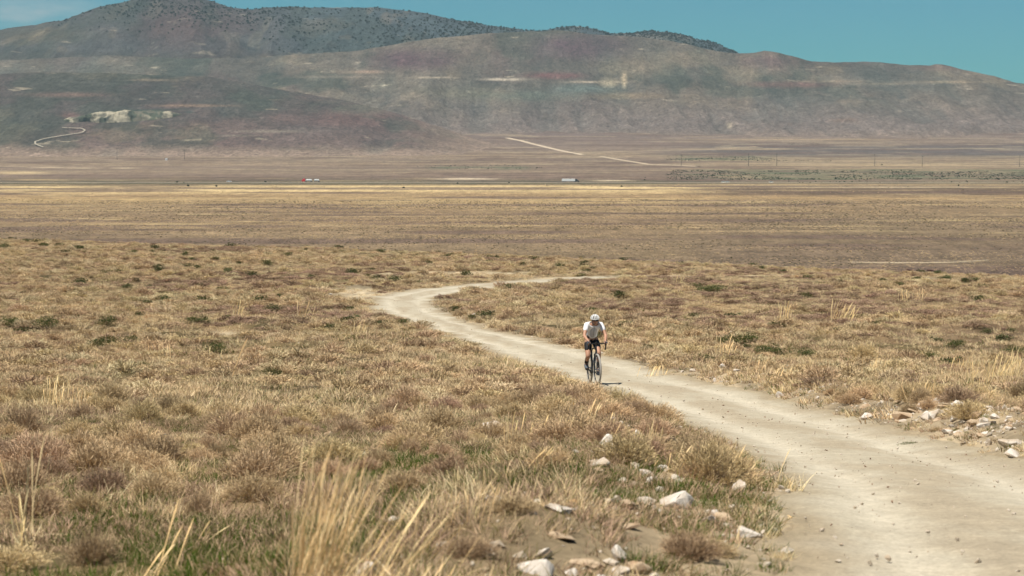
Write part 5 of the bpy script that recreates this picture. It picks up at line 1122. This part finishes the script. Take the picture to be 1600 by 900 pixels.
# head: face forms, hair, glasses, helmet; face looks ahead and slightly down
HC = P3(0, .355, 1.442)
def head_piece(name, m, parent, fn):
    b = bmesh.new(); fn(b); return fin(name, b, m, parent, smooth=True)
def sph(b, c, s, rot=None, u=20, v=14):
    M_ = Matrix.Translation(c) @ (rot or Matrix.Identity(4)) @ Matrix.Diagonal((*s, 1)); bmesh.ops.create_uvsphere(b, u_segments=u, v_segments=v, radius=1, matrix=M_)
tilt = Matrix.Rotation(R(4), 4, 'X')
def hd_(x, f, z): return HC + (tilt @ Vector((x, -f, z)))
b = bmesh.new(); bmesh.ops.create_uvsphere(b, u_segments=28, v_segments=22, radius=1)
for v in b.verts:   # one surface: skull, brow, eye hollows, nose, mouth, chin
    x, y, z = v.co; f = -y
    w = .074 * (1 - .28 * max(0, -z) ** 1.3); v.co = Vector((x * w, y * .094, z * .112))
    if f > .2:
        nose = math.exp(-(x / .16) ** 2) * math.exp(-((z + .12) / .20) ** 2); brow = math.exp(-((z - .12) / .12) ** 2) * .25 * math.exp(-(x / .6) ** 2)
        eye = math.exp(-((abs(x) - .36) / .16) ** 2) * math.exp(-((z - .0) / .11) ** 2); chin = math.exp(-((z + .82) / .2) ** 2) * math.exp(-(x / .3) ** 2); mouth = math.exp(-((z + .50) / .10) ** 2) * math.exp(-(x / .3) ** 2)
        v.co.y -= .024 * nose + .006 * brow - .008 * eye + .012 * chin + .004 * mouth
bmesh.ops.transform(b, matrix=Matrix.Translation(HC) @ tilt, verts=b.verts)
head = fin('head', b, M_skin, RD, smooth=True)
for s in (-1, 1):
    head_piece('ear', M_skin, head, lambda b: sph(b, hd_(s * .074, -.005, -.005), (.010, .018, .030), u=12, v=8))
    head_piece('eye', M_helm, head, lambda b: sph(b, hd_(s * .028, .080, .002), (.012, .008, .008), u=10, v=8))
head_piece('mouth', M_lip, head, lambda b: sph(b, hd_(0, .088, -.058), (.022, .006, .005), u=12, v=8))
head_piece('hair', M_hair, RD, lambda b: sph(b, hd_(0, -.020, .018), (.079, .086, .098)))
b = bmesh.new()
for s in (-1, 1):
    pts = [(s * .006, .106, .012), (s * .03, .103, .016), (s * .055, .088, .014), (s * .068, .062, .008)]
    up_ = [b.verts.new(hd_(x, f, z + .010)) for x, f, z in pts]; dn_ = [b.verts.new(hd_(x, f, z - (.020, .026, .022, .010)[i])) for i, (x, f, z) in enumerate(pts)]
    for i in range(3): b.faces.new((up_[i], up_[i + 1], dn_[i + 1], dn_[i]))
    if s == 1: b.faces.new((up_[0], dn_[0], *[v for v in ()], dn0, up0)) if False else None
    up0, dn0 = up_[0], dn_[0]
bmesh.ops.solidify(b, geom=b.faces[:], thickness=.003); gl = fin('sunglasses', b, M_lens, RD, smooth=True)
b = bmesh.new(); tube(b, [hd_(-.068, .062, .014), hd_(-.078, -.01, .012)], .003, 5); tube(b, [hd_(.068, .062, .014), hd_(.078, -.01, .012)], .003, 5); tube(b, [hd_(-.008, .106, .018), hd_(.008, .106, .018)], .003, 5); fin('glasses_frame', b, M_frame, gl)
# helmet: dark liner shell with raised white ribs, so the vents read as dark slots
b = bmesh.new(); bmesh.ops.create_uvsphere(b, u_segments=28, v_segments=16, radius=1)
bmesh.ops.delete(b, geom=[v for v in b.verts if v.co.z < -.12], context='VERTS')
bmesh.ops.transform(b, matrix=Matrix.Translation(hd_(0, -.012, .045)) @ tilt @ Matrix.Diagonal((.092, .124, .092, 1)), verts=b.verts); hel = fin('helmet', b, M_vent, RD, smooth=True)
b = bmesh.new()
def shell_pt(a, e, k=1.0):   # a: across angle (x), e: along (front 0 .. back pi)
    x = math.sin(a); r = math.cos(a); return (x * .101 * k, r * math.cos(e) * .140 * k, r * math.sin(e) * .104 * k)
for a0, a1 in ((-.07, .07), (.30, .42), (-.42, -.30), (.70, .84), (-.84, -.70), (1.12, 1.36), (-1.36, -1.12)):
    g_ = []
    for i in range(19):
        e = -.10 + (math.pi + .2) * i / 18; row_ = []
        for a in np.linspace(a0, a1, 4):
            x, f, z = shell_pt(a, e, 1.0 + .03 * math.sin(e)); row_.append(b.verts.new(hd_(x, f - .012, z + .038)))
        g_.append(row_)
    for p_, q_ in zip(g_, g_[1:]):
        for j in range(3): b.faces.new((p_[j], p_[j + 1], q_[j + 1], q_[j]))
for e0 in (-.12, 1.0, 1.9, 2.85):
    g_ = []
    for a in np.linspace(-1.36, 1.36, 21):
        g_.append([b.verts.new(hd_(shell_pt(a, e0 + d, 1.005)[0], shell_pt(a, e0 + d, 1.005)[1] - .012, shell_pt(a, e0 + d, 1.005)[2] + .038)) for d in (-.03, .13)])
    for p_, q_ in zip(g_, g_[1:]): b.faces.new((p_[0], p_[1], q_[1], q_[0]))
bmesh.ops.recalc_face_normals(b, faces=b.faces); bmesh.ops.solidify(b, geom=b.faces[:], thickness=.014); fin('helmet_shell', b, M_helm, hel)
b = bmesh.new()
for s in (-1, 1): tube(b, [hd_(s * .082, .02, .02), hd_(s * .066, .045, -.07), hd_(0, .062, -.118)], .004, 5)
fin('chin_strap', b, M_frame, hel)

BK.scale = RD.scale = (.985, .985, .985); print('rider depth', BP.y)
